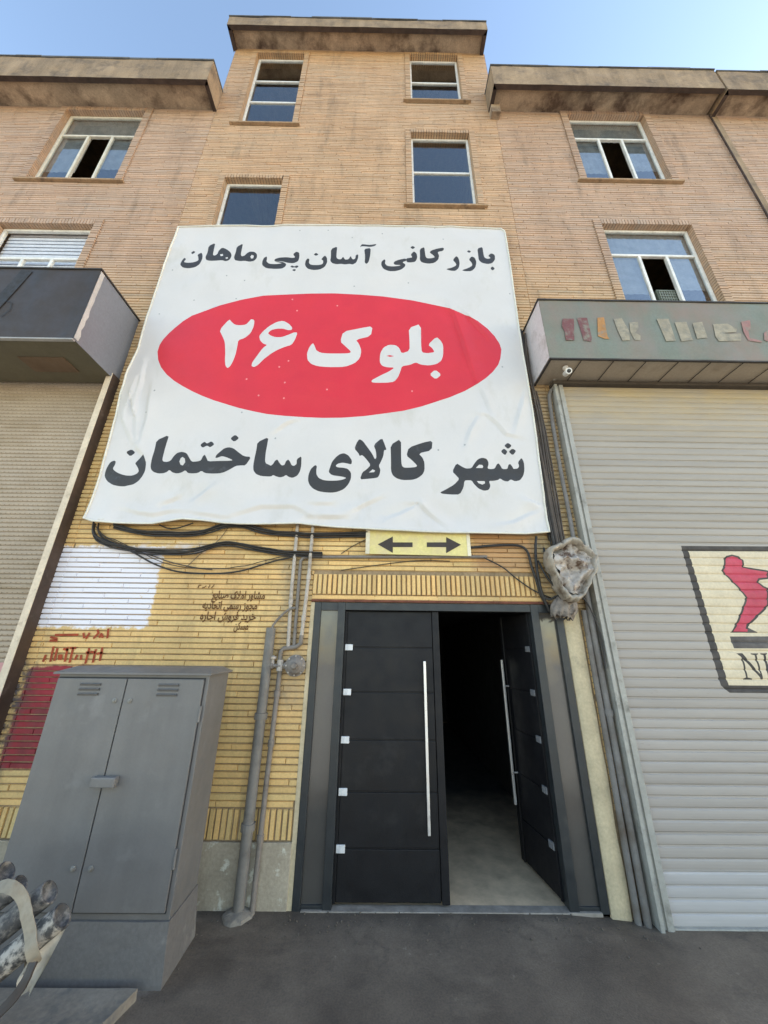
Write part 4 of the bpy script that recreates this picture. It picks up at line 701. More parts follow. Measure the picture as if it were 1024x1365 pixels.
# ---- left roller shutter
ls = MB(); rows = []
z = -.05
while z < 4.9:
    for f, d in ((0, .0), (.12, .005), (.5, .006), (.80, .005), (.92, -.006)):
        rows.append([(x, .045 - d, z + f * .048) for x in (-9.0, -6.5, -5, -4, -3.24)])
    z += .048
ls.grid(rows, smooth=False); shl = ls.build('roller_shutter', 'sh_l', bld); shl['label'] = 'dusty tan roller shutter with narrow perforated slats'
pf = MB(); z = 1.0
while z < 4.75:
    for k in range(60):
        x = -6.2 + k * .05 + (0 if int(z / .048) % 2 else .025)
        if x > -3.3: break
        pf.face([(x, .0352, z + .010), (x + .011, .0352, z + .010), (x + .011, .0352, z + .016), (x, .0352, z + .016)])
    z += .048
pf.v = [(x, .045 - .0072, z) for x, y, z in pf.v]
pf.build('slat_perforations', pbr('dusty_hole', srgb(104, 90, 72), .9), shl)
gl = MB(); gl.box(-3.245, -3.178, -.135, .05, -.06, 4.78, 0, bev=.004)
gb = MB(); gb.grid([[(-3.176, -.131 + .135 * k / 4, -.06 + 4.84 * i / 40) for k in range(5)] for i in range(41)], smooth=False)
g_o = gl.build('guide_rail', 'guide_white', shl); gb.build('jamb', 'guide_brown', g_o)

# ================================================================== THINGS ON THE WALL
# ---- banner
def seg_d(p, a, b):
    ap = Vector(p) - Vector(a); ab = Vector(b) - Vector(a); t = max(0, min(1, ap.dot(ab) / max(1e-9, ab.length_squared))); return (ap - ab * t).length
BX = [(min(q[0] for q in c) - .2, max(q[0] for q in c) + .2, min(q[1] for q in c) - .2, max(q[1] for q in c) + .2) for c in CREASE]
def banner_y(x, z):
    h = .016 * nz(x * .9, z * .9, 1) + .008 * nz(x * 2.6, z * 2.0, 5) + .006 * (.5 - abs(nz(x * 1.9 + z * .8, z * 2.3 - x * .6, 8))) * 2
    edge = max(0, 1 - (z - 2.92) / .9) if z < 3.8 else 0
    h += edge * (.018 * nz(x * 2.2, z * 3, 9) + .006 * nz(x * 6, z * 7, 2))
    le = max(0, 1 - (x + 3.03) / .7)
    if z < 5.4: h += le * .022 * nz(x * 5 + .5 * z, z * 1.1, 4) * min(1, (5.4 - z))
    for c, b, i in zip(CREASE, BX, range(99)):
        if b[0] < x < b[1] and b[2] < z < b[3]:
            bd, bs_ = 9, 1
            for k in range(len(c) - 1):
                d = seg_d((x, z), c[k], c[k + 1])
                if d < bd:
                    bd = d; bs_ = 1 if (c[k + 1][0] - c[k][0]) * (z - c[k][1]) - (c[k + 1][1] - c[k][1]) * (x - c[k][0]) > 0 else -1
            wdt, a = (.10, .017) if i not in (14, 15) else (.16, .026)
            ln = sum((Vector(c[k + 1]) - Vector(c[k])).length for k in range(len(c) - 1)); a *= min(1., .25 + 1.2 * min((Vector(c[0]) - Vector((x, z))).length, (Vector(c[-1]) - Vector((x, z))).length) / (.5 * ln))
            if bd < wdt: h += a * (1 - bd / wdt) * (1 if bs_ > 0 else -.55)
    if z < 3.05: h += .03 * max(0, (3.05 - z) / .13) * (.5 + .5 * nz(x * 1.7, 3))
    return -.088 - h
ell = ELL
regs = [(1, ell)] + [(2, chaikin(p)) for p in BLACK] + [(0, p) for p in HOLES] + [(0, chaikin(p)) for p in WHITE] + [(1, p) for p in RHOLE]
regs += [(3, [(x + .011 * cos(k * pi / 3), z + .013 * sin(k * pi / 3)) for k in range(6)]) for x, z in DOTS]
regs += [(4, [(x + .012 * cos(k * pi / 3), z + .014 * sin(k * pi / 3)) for k in range(6)]) for x, z in RDOTS]
gp = []
def crease_d(x, z):
    r = 9
    for c, b in zip(CREASE, BX):
        if b[0] < x < b[1] and b[2] < z < b[3]: r = min(r, min(seg_d((x, z), c[k], c[k + 1]) for k in range(len(c) - 1)))
    return r
for i in range(120):
    for j in range(116):
        q_ = (-3.06 + i * .0405 + random.uniform(-.004, .004), 2.87 + j * .041 + random.uniform(-.004, .004))
        if crease_d(*q_) > .05: gp.append(q_)
for c in CREASE:
    for k in range(len(c) - 1):
        a, b = Vector(c[k]), Vector(c[k + 1]); d_ = (b - a); n = max(2, int(d_.length / .022)); nn = Vector((-d_.y, d_.x)).normalized()
        for t in range(n):
            for o_ in (-.035, -.009, .009, .035): gp.append(tuple(a.lerp(b, t / n) + nn * o_))
ban = painted_sheet(BOUT, regs, gp, banner_y, (), d=.03)
bo = ban.build('banner', ['wh_cloth', 'blk_cloth', 'blk_cloth', 'dot', 'rdot'], None)
for k, mm in enumerate(('wh_cloth', 'red_cloth', 'blk_cloth', 'dot', 'rdot')): bo.data.materials[k] = MAT[mm]
tag(bo, 'large white cloth banner with a red oval and black lettering above the door', 'banner')
hem = MB(); br = resample(BOUT, .06); hp = [(x, banner_y(x, z) - .004, z) for x, z in br]
hem.tube(hp + [hp[0]], .011, 6, cap=False); hem.build('hem', pbr('banner_hem', (.66, .64, .56), .7, vary=.1), bo)
fbm = MB()
for z in (3.06, 5.2, 7.42): fbm.box(-2.90, 1.62, -.034, -.016, z - .012, z + .012)
for x in (-2.86, -.6, 1.58): fbm.box(x - .012, x + .012, -.045, -.034, 3.0, 7.46)
fbm.build('frame', 'edge_dark', bo)

# ---- arrow sign under the banner
sg = MB(); S = ARROW['sheet']; ya = -.072
q = [S[0], S[1], S[2], S[3]]
sg.face([(x, ya, z + (.03 if i < 2 else 0)) for i, (x, z) in enumerate(q)][::-1]); sg.face([(x, ya + .008, z + (.03 if i < 2 else 0)) for i, (x, z) in enumerate(q)])
for i in range(4):
    a, b = q[i], q[(i + 1) % 4]; za = .03 if i < 2 else 0; zb2 = .03 if (i + 1) % 4 < 2 else 0
    sg.face([(a[0], ya, a[1] + za), (b[0], ya, b[1] + zb2), (b[0], ya + .008, b[1] + zb2), (a[0], ya + .008, a[1] + za)])
so = sg.build('arrow_sign', 'yellow'); tag(so, 'yellow sign with two dark arrows pointing left and right under the banner', 'sign')
for k in ('l', 'r'):
    am = MB(); P = ARROW[k]; n = len(P)
    am.face([(x, ya - .0025, z) for x, z in P][::(-1 if k == 'l' else 1)])
    am.build('arrow', 'sign_dark', so)
for i in (1, 3):
    tp = MB()
    a, b = q[i], q[(i + 1) % 4]; tp.box(min(a[0], b[0]) - .012, max(a[0], b[0]) + .012, ya - .004, ya - .001, min(a[1], b[1]), max(a[1], b[1]) + .03)
    tp.build('edge_tape', 'sign_edge', so)

# ---- shop canopies (box signs)
def canopy(name, x0, x1, yf, z0, z1, end, mats, label):
    t = thing(name, ((x0 + x1) / 2, 0, z0), label, 'shop canopy')
    xe = x1 if end > 0 else x0
    b = MB(); b.box(x0 + .004, x1 - .004, yf + .006, -.016, z0 + .012, z1 - .006, bev=.006); b.build('body', mats[2], t)
    n = 60; f = MB(); f.grid([[(x0 + (x1 - x0) * i / n, yf - .002 + .004 * nz(i * .25, k * .6, z0), z0 + .004 + (z1 - z0 - .01) * k / 12) for i in range(n + 1)] for k in range(13)])
    fo = f.build('fascia', mats[0], t)
    s = MB(); s.grid([[(xe + end * .003 * abs(nz(k * .5, i * .5)), yf + (-.016 - yf) * i / 10, z0 + .004 + (z1 - z0 - .01) * k / 12) for i in range(11)] for k in range(13)]); s.build('side_panel', mats[1], t)
    return t, fo
cl, clf = canopy('shop_canopy', -9.0, -3.185, -.685, 4.72, 5.73, 1, ('can_dark', 'can_grey', 'can_soffit_l'), 'dark grey boxed canopy over the tan shutter, beside the banner')
tr = MB(); tr.box(-9.0, -3.17, -.70, -.015, 5.725, 5.745, bev=.003); tr.build('top_edge', 'edge_dark', cl)
tr = MB(); tr.box(-9.0, -3.18, -.697, -.66, 4.705, 4.722, bev=.003); tr.build('bottom_trim', pbr('pale_trim', srgb(150, 148, 144), .5), cl)
sp = MB(); sp.box(-4.0, -3.5, -.42, -.2, 4.722, 4.731); sp.build('soffit_hatch', pbr('rusty_hatch', srgb(104, 84, 64), .7), cl)
# corner joint overlap, pale scuffed strip on the front corner
st = MB(); st.grid([[(-3.182 + .001, -.685 + .05 * k / 2 + (.02 * nz(i * .7) if k == 2 else 0), 4.74 + .97 * i / 14) for k in range(3)] for i in range(15)])
st.v = [(x + .004, y, z) for x, y, z in st.v]; st.build('corner_flashing', pbr('scuffed_flashing', srgb(182, 180, 176), .6, vary=.12, vscale=7), cl)
rib = MB()
def dark_smear(pts, wd):
    ribbon(rib, pts, wd, -.694)
dark_smear([(-4.00, 5.66), (-4.06, 5.42), (-4.13, 5.16), (-4.18, 4.98)], .13); dark_smear([(-4.1, 5.25), (-3.98, 5.2), (-3.96, 5.1), (-4.02, 5.0)], .010)
rib.build('black_smear', pbr('tar_smear', (.022, .019, .017), .65, vary=.3, vscale=7), cl)
cr, crf = canopy('shop_canopy', 1.815, 6.6, -.46, 4.79, 5.66, -1, ('can_r_face', 'can_r_side', 'can_r_soffit'), 'faded grey-green boxed canopy with ghost lettering over the figure shutter')
tr = MB(); tr.box(1.80, 6.6, -.475, -.015, 5.655, 5.675, bev=.003); tr.build('top_edge', 'edge_dark', cr)
tr = MB(); tr.box(1.82, 6.6, -.464, -.44, 4.775, 4.792, bev=.003); tr.box(1.82, 1.84, -.44, -.02, 4.775, 4.79); tr.build('bottom_trim', 'edge_dark', cr)
for k in range(12):
    x = 2.18 + k * .36; sj = MB(); sj.box(x, x + .007, -.44, -.02, 4.788, 4.7935); sj.build('soffit_joint', 'edge_dark', cr)
for nm, polys in CANLET.items():
    for p in polys:
        lm = MB(); q = resample(p, .03); A = sum(p[i][0] * p[(i + 1) % len(p)][1] - p[(i + 1) % len(p)][0] * p[i][1] for i in range(len(p)))
        if A < 0: q = q[::-1]
        lm.face([(x, -.4685, z) for x, z in q]); lm.build('letter', 'let_' + nm, cr)
bx = MB(); bx.box(2.0, 6.6, -.13, -.02, 4.735, 4.775, bev=.005); bx.build('shutter_gap_strip', pbr('gap_shade', srgb(70, 62, 54), .8, vary=.2), cr)  # dark strip painting the shaded gap between soffit and shutter

# ---- security camera
t = thing('security_camera', (2.05, -.33, 4.77), 'small white security camera under the corner of the green canopy', 'camera')
m = MB(); m.lathe((2.05, -.33, 4.785), (0, 0, -1), [(0, .03), (.02, .03), (.025, .012), (.05, .012)]); m.build('mount', 'camera_white', t)
m = MB(); c = Vector((2.05, -.34, 4.70)); ax = Vector((-.15, -1, -.45)).normalized(); m.lathe(c - ax * .05, ax, [(0, .0), (0.002, .024), (.01, .032), (.08, .034), (.11, .034), (.112, .028)]); m.build('body', 'camera_white', t)
m = MB(); m.lathe(c + ax * .058, ax, [(0, .026), (.005, .022), (.008, .0)]); m.build('lens', 'lens', t)

# ---- cables under the banner
LAB = {'a': 'thick black cable sagging just under the banner hem, left of the pipes', 'b': 'long black cable dipping twice below the banner as far as the pale pipes',
       'c': 'black cable with the deepest sag, ending at the pale pipes', 'd': 'short black loop of wire hanging from the banner hem',
       'e': 'thin straight wire slanting down-left from the banner hem', 'f': 'thin dusty wire along the upper edge of the white paint patch',
       'g': 'black cable from the arrow sign bending down to the plastic bag', 'h': 'thin black wire slanting across the upright bricks to the bag',
       'i': 'dark cable dropping straight from the banner corner to the door head', 'j': 'thin wire running under the left half of the arrow sign', 'k': 'short thin wire slanting off the left edge of the arrow sign'}
RAD = {'a': .015, 'b': .014, 'c': .008, 'd': .007, 'e': .003, 'f': .005, 'g': .013, 'h': .007, 'i': .014, 'j': .004, 'k': .004}
CAB['b'] = CAB['b'][:-3]
for k, pts in CAB.items():
    y = {'a': -.05, 'e': -.022, 'f': -.026, 'j': -.025, 'k': -.025, 'i': -.06}.get(k, -.045)
    P3 = [(x, y - .01 * abs(nz(i * .8, ord(k))), z) for i, (x, z) in enumerate(pts)]
    m = MB(); path = smooth_path(P3, 6); m.tube(path, RAD[k], 8)
    if k in 'ab':
        for dz, dy in ((-.024, .0), (.012, -.018)):
            m.tube([p + Vector((0, dy + .006 * nz(i * .1, dz * 90), dz + .012 * nz(i * .15, dz * 50))) for i, p in enumerate(path)], RAD[k] * .6, 6)
    if k == 'c': m.tube([p + Vector((0, -.008, .05 * sin(pi * i / len(path)) + .01 * nz(i * .2))) for i, p in enumerate(path)], .004, 6)
    tag(m.build('cable', 'cable_brown' if k in 'fe' else 'cable'), LAB[k], 'cable', 'cables strung on the wall under the banner')
VL = {'cb1': 'thick dark cable right beside the banner edge', 'cb2': 'dusty cable in the middle of the vertical bundle right of the banner', 'cb3': 'outermost dark cable looping over the banner edge', 'cb4': 'dusty cable nearest the conduit right of the banner', 'cb5': 'thin dark cable half hidden behind the banner edge'}
for k, pts in VERT.items():
    y = {'cb1': -.07, 'cb2': -.05, 'cb3': -.055, 'cb4': -.04, 'cb5': -.03, 'cond': -.06}[k]
    m = MB(); path = smooth_path([(x + .012 * nz(i, ord(k[-1])), y, z) for i, (x, z) in enumerate(pts)], 8)
    if k == 'cond':
        m.tube(path, .021, 10); tag(m.build('conduit', 'conduit'), 'bent grey conduit from the green canopy down to the plastic bag', 'pipe')
    else:
        m.tube(path, .017 if k in ('cb1', 'cb3') else .012, 8)
        m.tube([p + Vector((.03 + .008 * nz(i * .2), .012, 0)) for i, p in enumerate(path)], .009, 6)
        m.tube([p + Vector((-.022 + .008 * nz(i * .2, 5), .012, 0)) for i, p in enumerate(path)], .007, 6)
        tag(m.build('cable', 'cable_brown' if k != 'cb1' else 'cable'), VL[k], 'cable', 'cables hanging right of the banner')

# ---- pipes left of the door
def pipe(name, pts, r, mat, label, n=1, sm=True, cat='pipe', collars=()):
    m = MB(); m.tube(smooth_path(pts, n) if n > 1 else pts, r, 16)
    for z in collars:
        for (a, b) in zip(pts, pts[1:]):
            if min(a[2], b[2]) < z < max(a[2], b[2]):
                f = (z - a[2]) / (b[2] - a[2]); p = Vector(a).lerp(Vector(b), f); d = (Vector(b) - Vector(a)).normalized()
                m.lathe(p - d * .025, d, [(0, r * 1.02), (.002, r * 1.28), (.048, r * 1.28), (.05, r * 1.02)], 16)
    return tag(m.build(name, mat), label, cat)
pipe('flue_pipe', [(-1.0, -.065, -.05), (-1.0, -.065, 1.0), (-1.0, -.065, 1.96)], .042, 'duct', 'wide grey upright pipe standing left of the door, open at its top', collars=(.5, 1.25))
pipe('gas_pipe', [(-.905, -.045, -.06), (-.90, -.045, .8), (-.885, -.045, 1.60)], .021, 'pipe', 'slim grey pipe rising from the ground to the gas regulator', collars=(.42, 1.05, 1.42))
pipe('gas_pipe', [(-.86, -.04, 3.05), (-.855, -.04, 2.3), (-.835, -.04, 1.80)], .017, 'pipe_light', 'pale thin pipe left of its pair, dropping from under the banner', collars=(2.2,))
pipe('gas_pipe', [(-.70, -.05, 3.05), (-.70, -.05, 2.45), (-.72, -.05, 1.86)], .017, 'pipe_light', 'pale thin pipe right of its pair, nearer the door frame', collars=(2.43, 2.05))
pipe('gas_pipe', [(1.05, -.035, 2.655), (.2, -.035, 2.645), (-.72, -.032, 2.632), (-.775, -.032, 2.625), (-.795, -.032, 2.59), (-.795, -.032, 2.50), (-.785, -.032, 1.82), (-.78, -.032, 1.80)], .016, 'pipe', 'grey pipe running level under the arrow sign, then turning down')
pipe('pipe_manifold', [(-.90, -.04, 1.60), (-.895, -.04, 1.76), (-.87, -.04, 1.785), (-.76, -.04, 1.80), (-.72, -.05, 1.83), (-.72, -.05, 1.9)], .02, 'pipe', 'short bent pipe joining the thin pipes above the regulator')
pipe('drain_hose', [(-.99, -.06, 1.93), (-.985, -.06, 1.98), (-.93, -.05, 2.06), (-.86, -.06, 2.12), (-.80, -.06, 2.14)], .011, 'pipe', 'thin grey hose bent from the wide pipe top towards the thin pipes', 5)
t = thing('gas_regulator', (-.77, -.07, 1.63), 'round grey gas regulator with valves beside the door frame', 'regulator')
m = MB(); m.lathe((-.745, -.04, 1.645), (0, -1, 0), [(0, .03), (.01, .075), (.03, .082), (.034, .09), (.046, .09), (.05, .08), (.07, .06), (.085, .03), (.10, .026), (.112, .02)], 28); m.build('diaphragm_case', 'pipe', t)
m = MB(); m.tube([(-.98, -.06, 1.64), (-.66, -.06, 1.65)], .017, 12)
for x in (-.96, -.89, -.835): m.lathe((x - .016, -.06, 1.642), (1, 0, 0), [(0, .022), (.004, .03), (.028, .03), (.032, .022)], 8)
m.build('pipe_fitting', 'pipe', t)
m = MB(); m.lathe((-.955, -.06, 1.64), (0, 0, 1), [(0, .02), (.05, .016), (.06, .03), (.075, .03), (.085, .012)], 12); m.lathe((-.885, -.06, 1.60), (0, 0, 1), [(0, .028), (.09, .028)], 10); m.build('valve', 'pipe_light', t)
for k in range(8):
    aa = k * pi / 4; m = MB(); m.lathe((-.745 + .078 * cos(aa), -.092, 1.645 + .078 * sin(aa)), (0, -1, 0), [(0, .008), (.008, .008)], 6); m.build('bolt', 'pipe_light', t)
# conduits right of the door
pipe('conduit', [(1.905, -.035, -.09), (1.915, -.035, 1.0), (1.92, -.035, 2.15)], .024, 'conduit', 'slim grey conduit along the cream plaster strip', cat='pipe')
pipe('conduit', [(1.965, -.05, -.1), (1.968, -.05, 1.2), (1.968, -.05, 2.7)], .027, 'conduit', 'thicker blue-grey conduit beside the figure shutter rail', cat='pipe', collars=(1.3,))
pipe('downpipe', [(5.87, -.04, 10.93), (5.87, -.04, 5.6)], .013, 'dark_brown', 'long thin brown downpipe on the upper wall at the right', cat='pipe')
js = MB(); js.box(5.90, 6.02, -.024, -.012, 5.7, 10.95, bev=.004); js.build('joint_cover', 'plaster', bld)

# ---- plastic bag over the meter
t = thing('plastic_bag', (1.78, -.12, 2.0), 'dirty white plastic bag tied around the meter above the door corner', 'bag')
C = Vector((1.80, -.10, 2.53))
def crumple(x, z, k):
    return sum(a * (.5 - abs(nz(x * f + k, z * f, k * 1.7))) for f, a in ((5, .075), (11, .04), (23, .02)))
def bag_r(th_):
    ex, ez = cos(th_), sin(th_)
    r = .225 + .045 * max(0, ez) + .085 * max(0, -ez) ** 2
    return r * (.96 + .14 * nz(ex * 1.6, ez * 1.6, 3) + .10 * nz(ex * 4.5, ez * 4.5, 9) + .05 * nz(ex * 11, ez * 11, 2))
NA = 72; skin = []; fill = []
def bag_pt(f, th_, y):
    ex, ez = cos(th_), sin(th_); r = bag_r(th_) * f; dn = max(0, -ez)
    return Vector((C.x + r * ex * (1 - .45 * dn * f) - .07 * dn * dn * f, y, C.z + r * ez))
for f, y in ((.78, .09), (.9, .04), (1.0, -.03), (1.04, -.09), (1.03, -.135), (.985, -.165), (.93, -.172), (.87, -.16), (.83, -.135), (.80, -.10)):
    skin.append([bag_pt(f, 2 * pi * k / NA, C.y + y + .20 * crumple(f * cos(2 * pi * k / NA) * .4, f * sin(2 * pi * k / NA) * .4 + f, 2) + .03 * nz(cos(2 * pi * k / NA) * 5, sin(2 * pi * k / NA) * 4, f * 6)) for k in range(NA)])
m = MB(); m.grid(skin, close=True); m.build('bag_skin', 'bag', t)
m = MB()
for i in range(16):
    f = .83 * (1 - i / 15.2); row = []
    for k in range(NA):
        q_ = bag_pt(f, 2 * pi * k / NA, 0); row.append((q_.x, C.y - .11 - .03 * (1 - f) - 1.7 * crumple(q_.x, q_.z, 4) + .05, q_.z))
    fill.append(row)
m.grid(fill, close=True, smooth=True); m.face(fill[-1]); m.build('bag_filling', 'bag_in', t)
m = MB(); rows = []
for i in range(12):
    f = i / 11; row = []
    for k in range(40):
        th_ = 2 * pi * k / 40; rad = (.05 + .045 * sin(f * 2.6) + .016 * sin(k * 1.9) * f + .03 * nz(k * .7, f * 2) * f)
        row.append((1.735 - .06 * f + rad * 1.25 * cos(th_), -.10 + rad * .6 * sin(th_) - .02 * f, 2.28 - .20 * f + .06 * nz(k * .9, 2) * f))
    rows.append(row)
m.grid(rows, close=True); m.build('tied_tail', pbr('grimy_bag_tail', srgb(120, 110, 100), .6, vary=.3, vscale=18, dirt=(srgb(60, 50, 44), .5, .65, 14)), t)
m = MB()
for k in range(7):
    pts = [(1.72 + .1 * nz(k, i * .9), -.12 - .03 * nz(k * 3, i), 2.30 - .05 * i + .05 * nz(k * 2, i * .8)) for i in range(6)]
    m.tube(smooth_path(pts, 4), .006, 6)
m.build('binding_wire', 'cable', t)
m = MB(); m.tube(smooth_path([(1.86, -.1, 2.3), (1.93, -.11, 2.2), (1.99, -.1, 2.0), (2.0, -.1, 1.8), (1.985, -.1, 1.65)], 6), .008, 8); tag(m.build('cable', 'cable'), 'black cable end dangling below the plastic bag beside the shutter rail', 'cable')
for k, pts in enumerate(([(1.55, -.05, 2.62), (1.60, -.08, 2.45), (1.68, -.1, 2.32), (1.74, -.12, 2.22)], [(1.62, -.06, 2.75), (1.62, -.09, 2.5), (1.66, -.1, 2.35), (1.70, -.11, 2.2)], [(1.52, -.04, 2.3), (1.58, -.09, 2.24), (1.66, -.1, 2.27), (1.74, -.12, 2.24)])):
    m = MB(); m.tube(smooth_path(pts, 6), .010, 8); tag(m.build('cable', 'cable'), ['dark cable end curving into the left side of the bag knot', 'dark cable hanging steeply beside the bag into its knot', 'short dark cable lying along the door head into the bag knot'][k], 'cable', 'cables knotted at the plastic bag')

# ---- writing on the wall
m = MB()
for p in GRAF: ribbon(m, p, .020, -.0195)
tag(m.build('graffiti', 'graffiti'), 'red-brown scrawled digits sprayed on the brick above the cabinet', 'graffiti')
STX = ['\ufeca\ufbfe\ufe8e\ufee8\ufebb \ufb8e\ufefc\ufee3\ufe8d \ufead\ufeed\ufe8e\ufeb8\ufee3', '\ufeea\ufbfe\ufea9\ufe8e\ufea4\ufe97\ufe8d \ufbfd\ufee4\ufeb3\ufead \ufeaf\ufeee\ufea0\ufee3', '\ufee9\ufead\ufe8e\ufe9f\ufe8d \ufeb5\ufeed\ufeae\ufed3 \ufeaa\ufbfe\ufeae\ufea7', '\ufee6\ufb91\ufeb4\ufee3']
m = MB()
for i, s_ in enumerate(STX):
    cu = bpy.data.curves.new('stencil', 'FONT'); cu.body = s_; cu.size = 1; cu.offset = .022; cu.resolution_u = 3
    to = bpy.data.objects.new('stencil', cu); COL.objects.link(to)
    me = bpy.data.meshes.new_from_object(to.evaluated_get(bpy.context.evaluated_depsgraph_get()))
    vv = [v.co.copy() for v in me.vertices]; x0 = min(v.x for v in vv); x1 = max(v.x for v in vv)
    (xr, zr), (xl, zl) = STEN[2 * i], STEN[2 * i + 1]
    k = (xr - xl) / (x1 - x0); kz = min(max(k * 1.25, .10), .16)
    b = len(m.v); m.v += [(xl + (v.x - x0) * k, -.0195 - .0001 * i, (zl + zr) / 2 - .025 + v.y * kz) for v in vv]
    for f in me.polygons: m.f.append(tuple(b + q_ for q_ in f.vertices)); m.m.append(0); m.c.append(None); m.sm.append(False)
    bpy.data.objects.remove(to); bpy.data.curves.remove(cu); bpy.data.meshes.remove(me)
for p in ([(-1.76, 2.32), (-1.755, 2.345), (-1.735, 2.345)], [(-1.72, 2.32), (-1.70, 2.325), (-1.685, 2.34)], [(-1.66, 2.32), (-1.65, 2.35)], [(-1.63, 2.32), (-1.61, 2.35)]): ribbon(m, p, .008, -.0195)
tag(m.build('stencilled_notice', 'stencil'), 'small brown stencilled lettering on the yellow brick left of the pipes', 'lettering')
m = MB(); m.face([(-3.46, .030, 1.555), (-3.27, .030, 1.555), (-3.27, .030, 1.64), (-3.46, .030, 1.64)], 0); m.face([(-3.46, .0302, 1.30), (-3.27, .0302, 1.30), (-3.27, .0302, 1.553), (-3.46, .0302, 1.553)], 1)
m.face([(-3.46, .033, 1.30), (-3.46, .033, 1.64), (-3.27, .033, 1.64), (-3.27, .033, 1.30)], 1)
tag(m.build('poster', ['poster_pink', 'poster_pale']), 'torn pink and pale poster at the foot of the tan shutter', 'poster')

# ---- air cooler in the lower right window
t = thing('air_cooler', (4.1, .16, 6.0), 'small dark green grille box in the open middle pane above the green canopy', 'air cooler')
m = MB(); m.box(3.90, 4.24, .13, .4, 6.0, 6.66, bev=.01); m.build('case', 'ac', t)
m = MB()
for k in range(9): m.box(3.925 + k * .035, 3.937 + k * .035, .118, .132, 6.04, 6.63)
for k in range(12): m.box(3.915, 4.225, .112, .12, 6.06 + k * .05, 6.07 + k * .05)
m.build('grille', pbr('cooler_grille', (.22, .24, .2), .6), t)

# ================================================================== CABINET
CX0, CX1, CY0, CY1 = -2.35, -1.25, -.62, -.26
t = thing('utility_cabinet', ((CX0 + CX1) / 2, (CY0 + CY1) / 2, 0), 'grey painted metal utility cabinet with double doors standing against the brick wall', 'cabinet')
m = MB(); m.box(CX0, CX1, CY0 + .012, CY1, .25, 1.60, bev=.006); m.build('body', 'cab', t)
m = MB()                                                    # hipped, overhanging lid
ov = .022; zr = 1.60
b0 = [(CX0 - ov, CY0 - ov, zr), (CX1 + ov, CY0 - ov, zr), (CX1 + ov, CY1 + ov, zr), (CX0 - ov, CY1 + ov, zr)]
b1 = [(x, y, zr + .012) for x, y, z in b0]
b2 = [(CX0 + .02, CY0 + .12, zr + .045), (CX1 - .05, CY0 + .12, zr + .045), (CX1 - .05, CY1 - .02, zr + .045), (CX0 + .02, CY1 - .02, zr + .045)]
for A_, B_ in ((b0, b1), (b1, b2)):
    for i in range(4): m.face([A_[i], A_[(i + 1) % 4], B_[(i + 1) % 4], B_[i]])
m.face(b2); m.face(b0[::-1]); m.build('lid', 'cab', t, weld=True)
xm = -1.835
for a, b, hs in ((CX0 + .012, xm - .004, -1), (xm + .004, CX1 - .030, 1)):
    d = MB(); d.box(a, b, CY0 - .008, CY0 + .010, .292, 1.572, bev=.004)
    do = d.build('cabinet_door', 'cab', t)
    vx = (a + b) / 2 + (.0 if hs < 0 else .03); v = MB()
    for k in range(3):
        z = 1.46 + k * .032
        v.face([(vx - .075, CY0 - .010, z), (vx + .075, CY0 - .010, z), (vx + .07, CY0 - .022, z + .013), (vx - .07, CY0 - .022, z + .013)])
        v.face([(vx - .07, CY0 - .022, z + .013), (vx + .07, CY0 - .022, z + .013), (vx + .072, CY0 - .010, z + .019), (vx - .072, CY0 - .010, z + .019)])
    v.build('vent_louvres', ['cab', 'cab_dark'], do)
    kx = xm + hs * .055; lkm = pbr('cabinet_lock', srgb(120, 118, 112), .5)
    for z in (.50, 1.43):
        k = MB(); k.lathe((kx, CY0 - .008, z), (0, -1, 0), [(0, .016), (.006, .016), (.008, .009), (.016, .009), (.018, .0)], 12); k.build('lock', lkm, do)
    if hs > 0:
        for z in (.55, 1.35):
            hg = MB(); hg.tube([(b + .008, CY0 - .006, z - .05), (b + .008, CY0 - .006, z + .05)], .009, 8); hg.build('hinge', 'cab', do)
gp_ = MB(); gp_.box(CX0 + .010, CX1 - .026, CY0 + .004, CY0 + .0125, .284, 1.58); gp_.build('door_gap', 'cab_dark', t)
lk = MB(); lk.box(xm - .055, xm + .105, CY0 - .055, CY0 - .0085, .925, .985, bev=.009); lk.build('lock_cover', 'cab', t)
bs = MB(); rows = []
for k, z in enumerate((-.08, .0, .06, .14, .21, .246, .252)):
    e = .035 - .03 * min(1, max(0, z / .25)); rows.append([(x + .006 * nz(x * 4, z * 9, y), y + .006 * nz(x * 5, z * 7, 3), z) for x, y in ([(CX0 - e + (CX1 - CX0 + 2 * e) * i / 20, CY0 - e) for i in range(21)] + [(CX1 + e, CY0 - e + (CY1 - CY0 + e) * i / 8) for i in range(1, 9)] + [(CX1 + e - (CX1 - CX0 + 2 * e) * i / 20, CY1) for i in range(1, 21)] + [(CX0 - e, CY1 - (CY1 - CY0 + e) * i / 8) for i in range(1, 8)])])
bs.grid(rows, close=True, smooth=False); bs.face(rows[-1]); bs.build('concrete_base', 'cab_base', t)

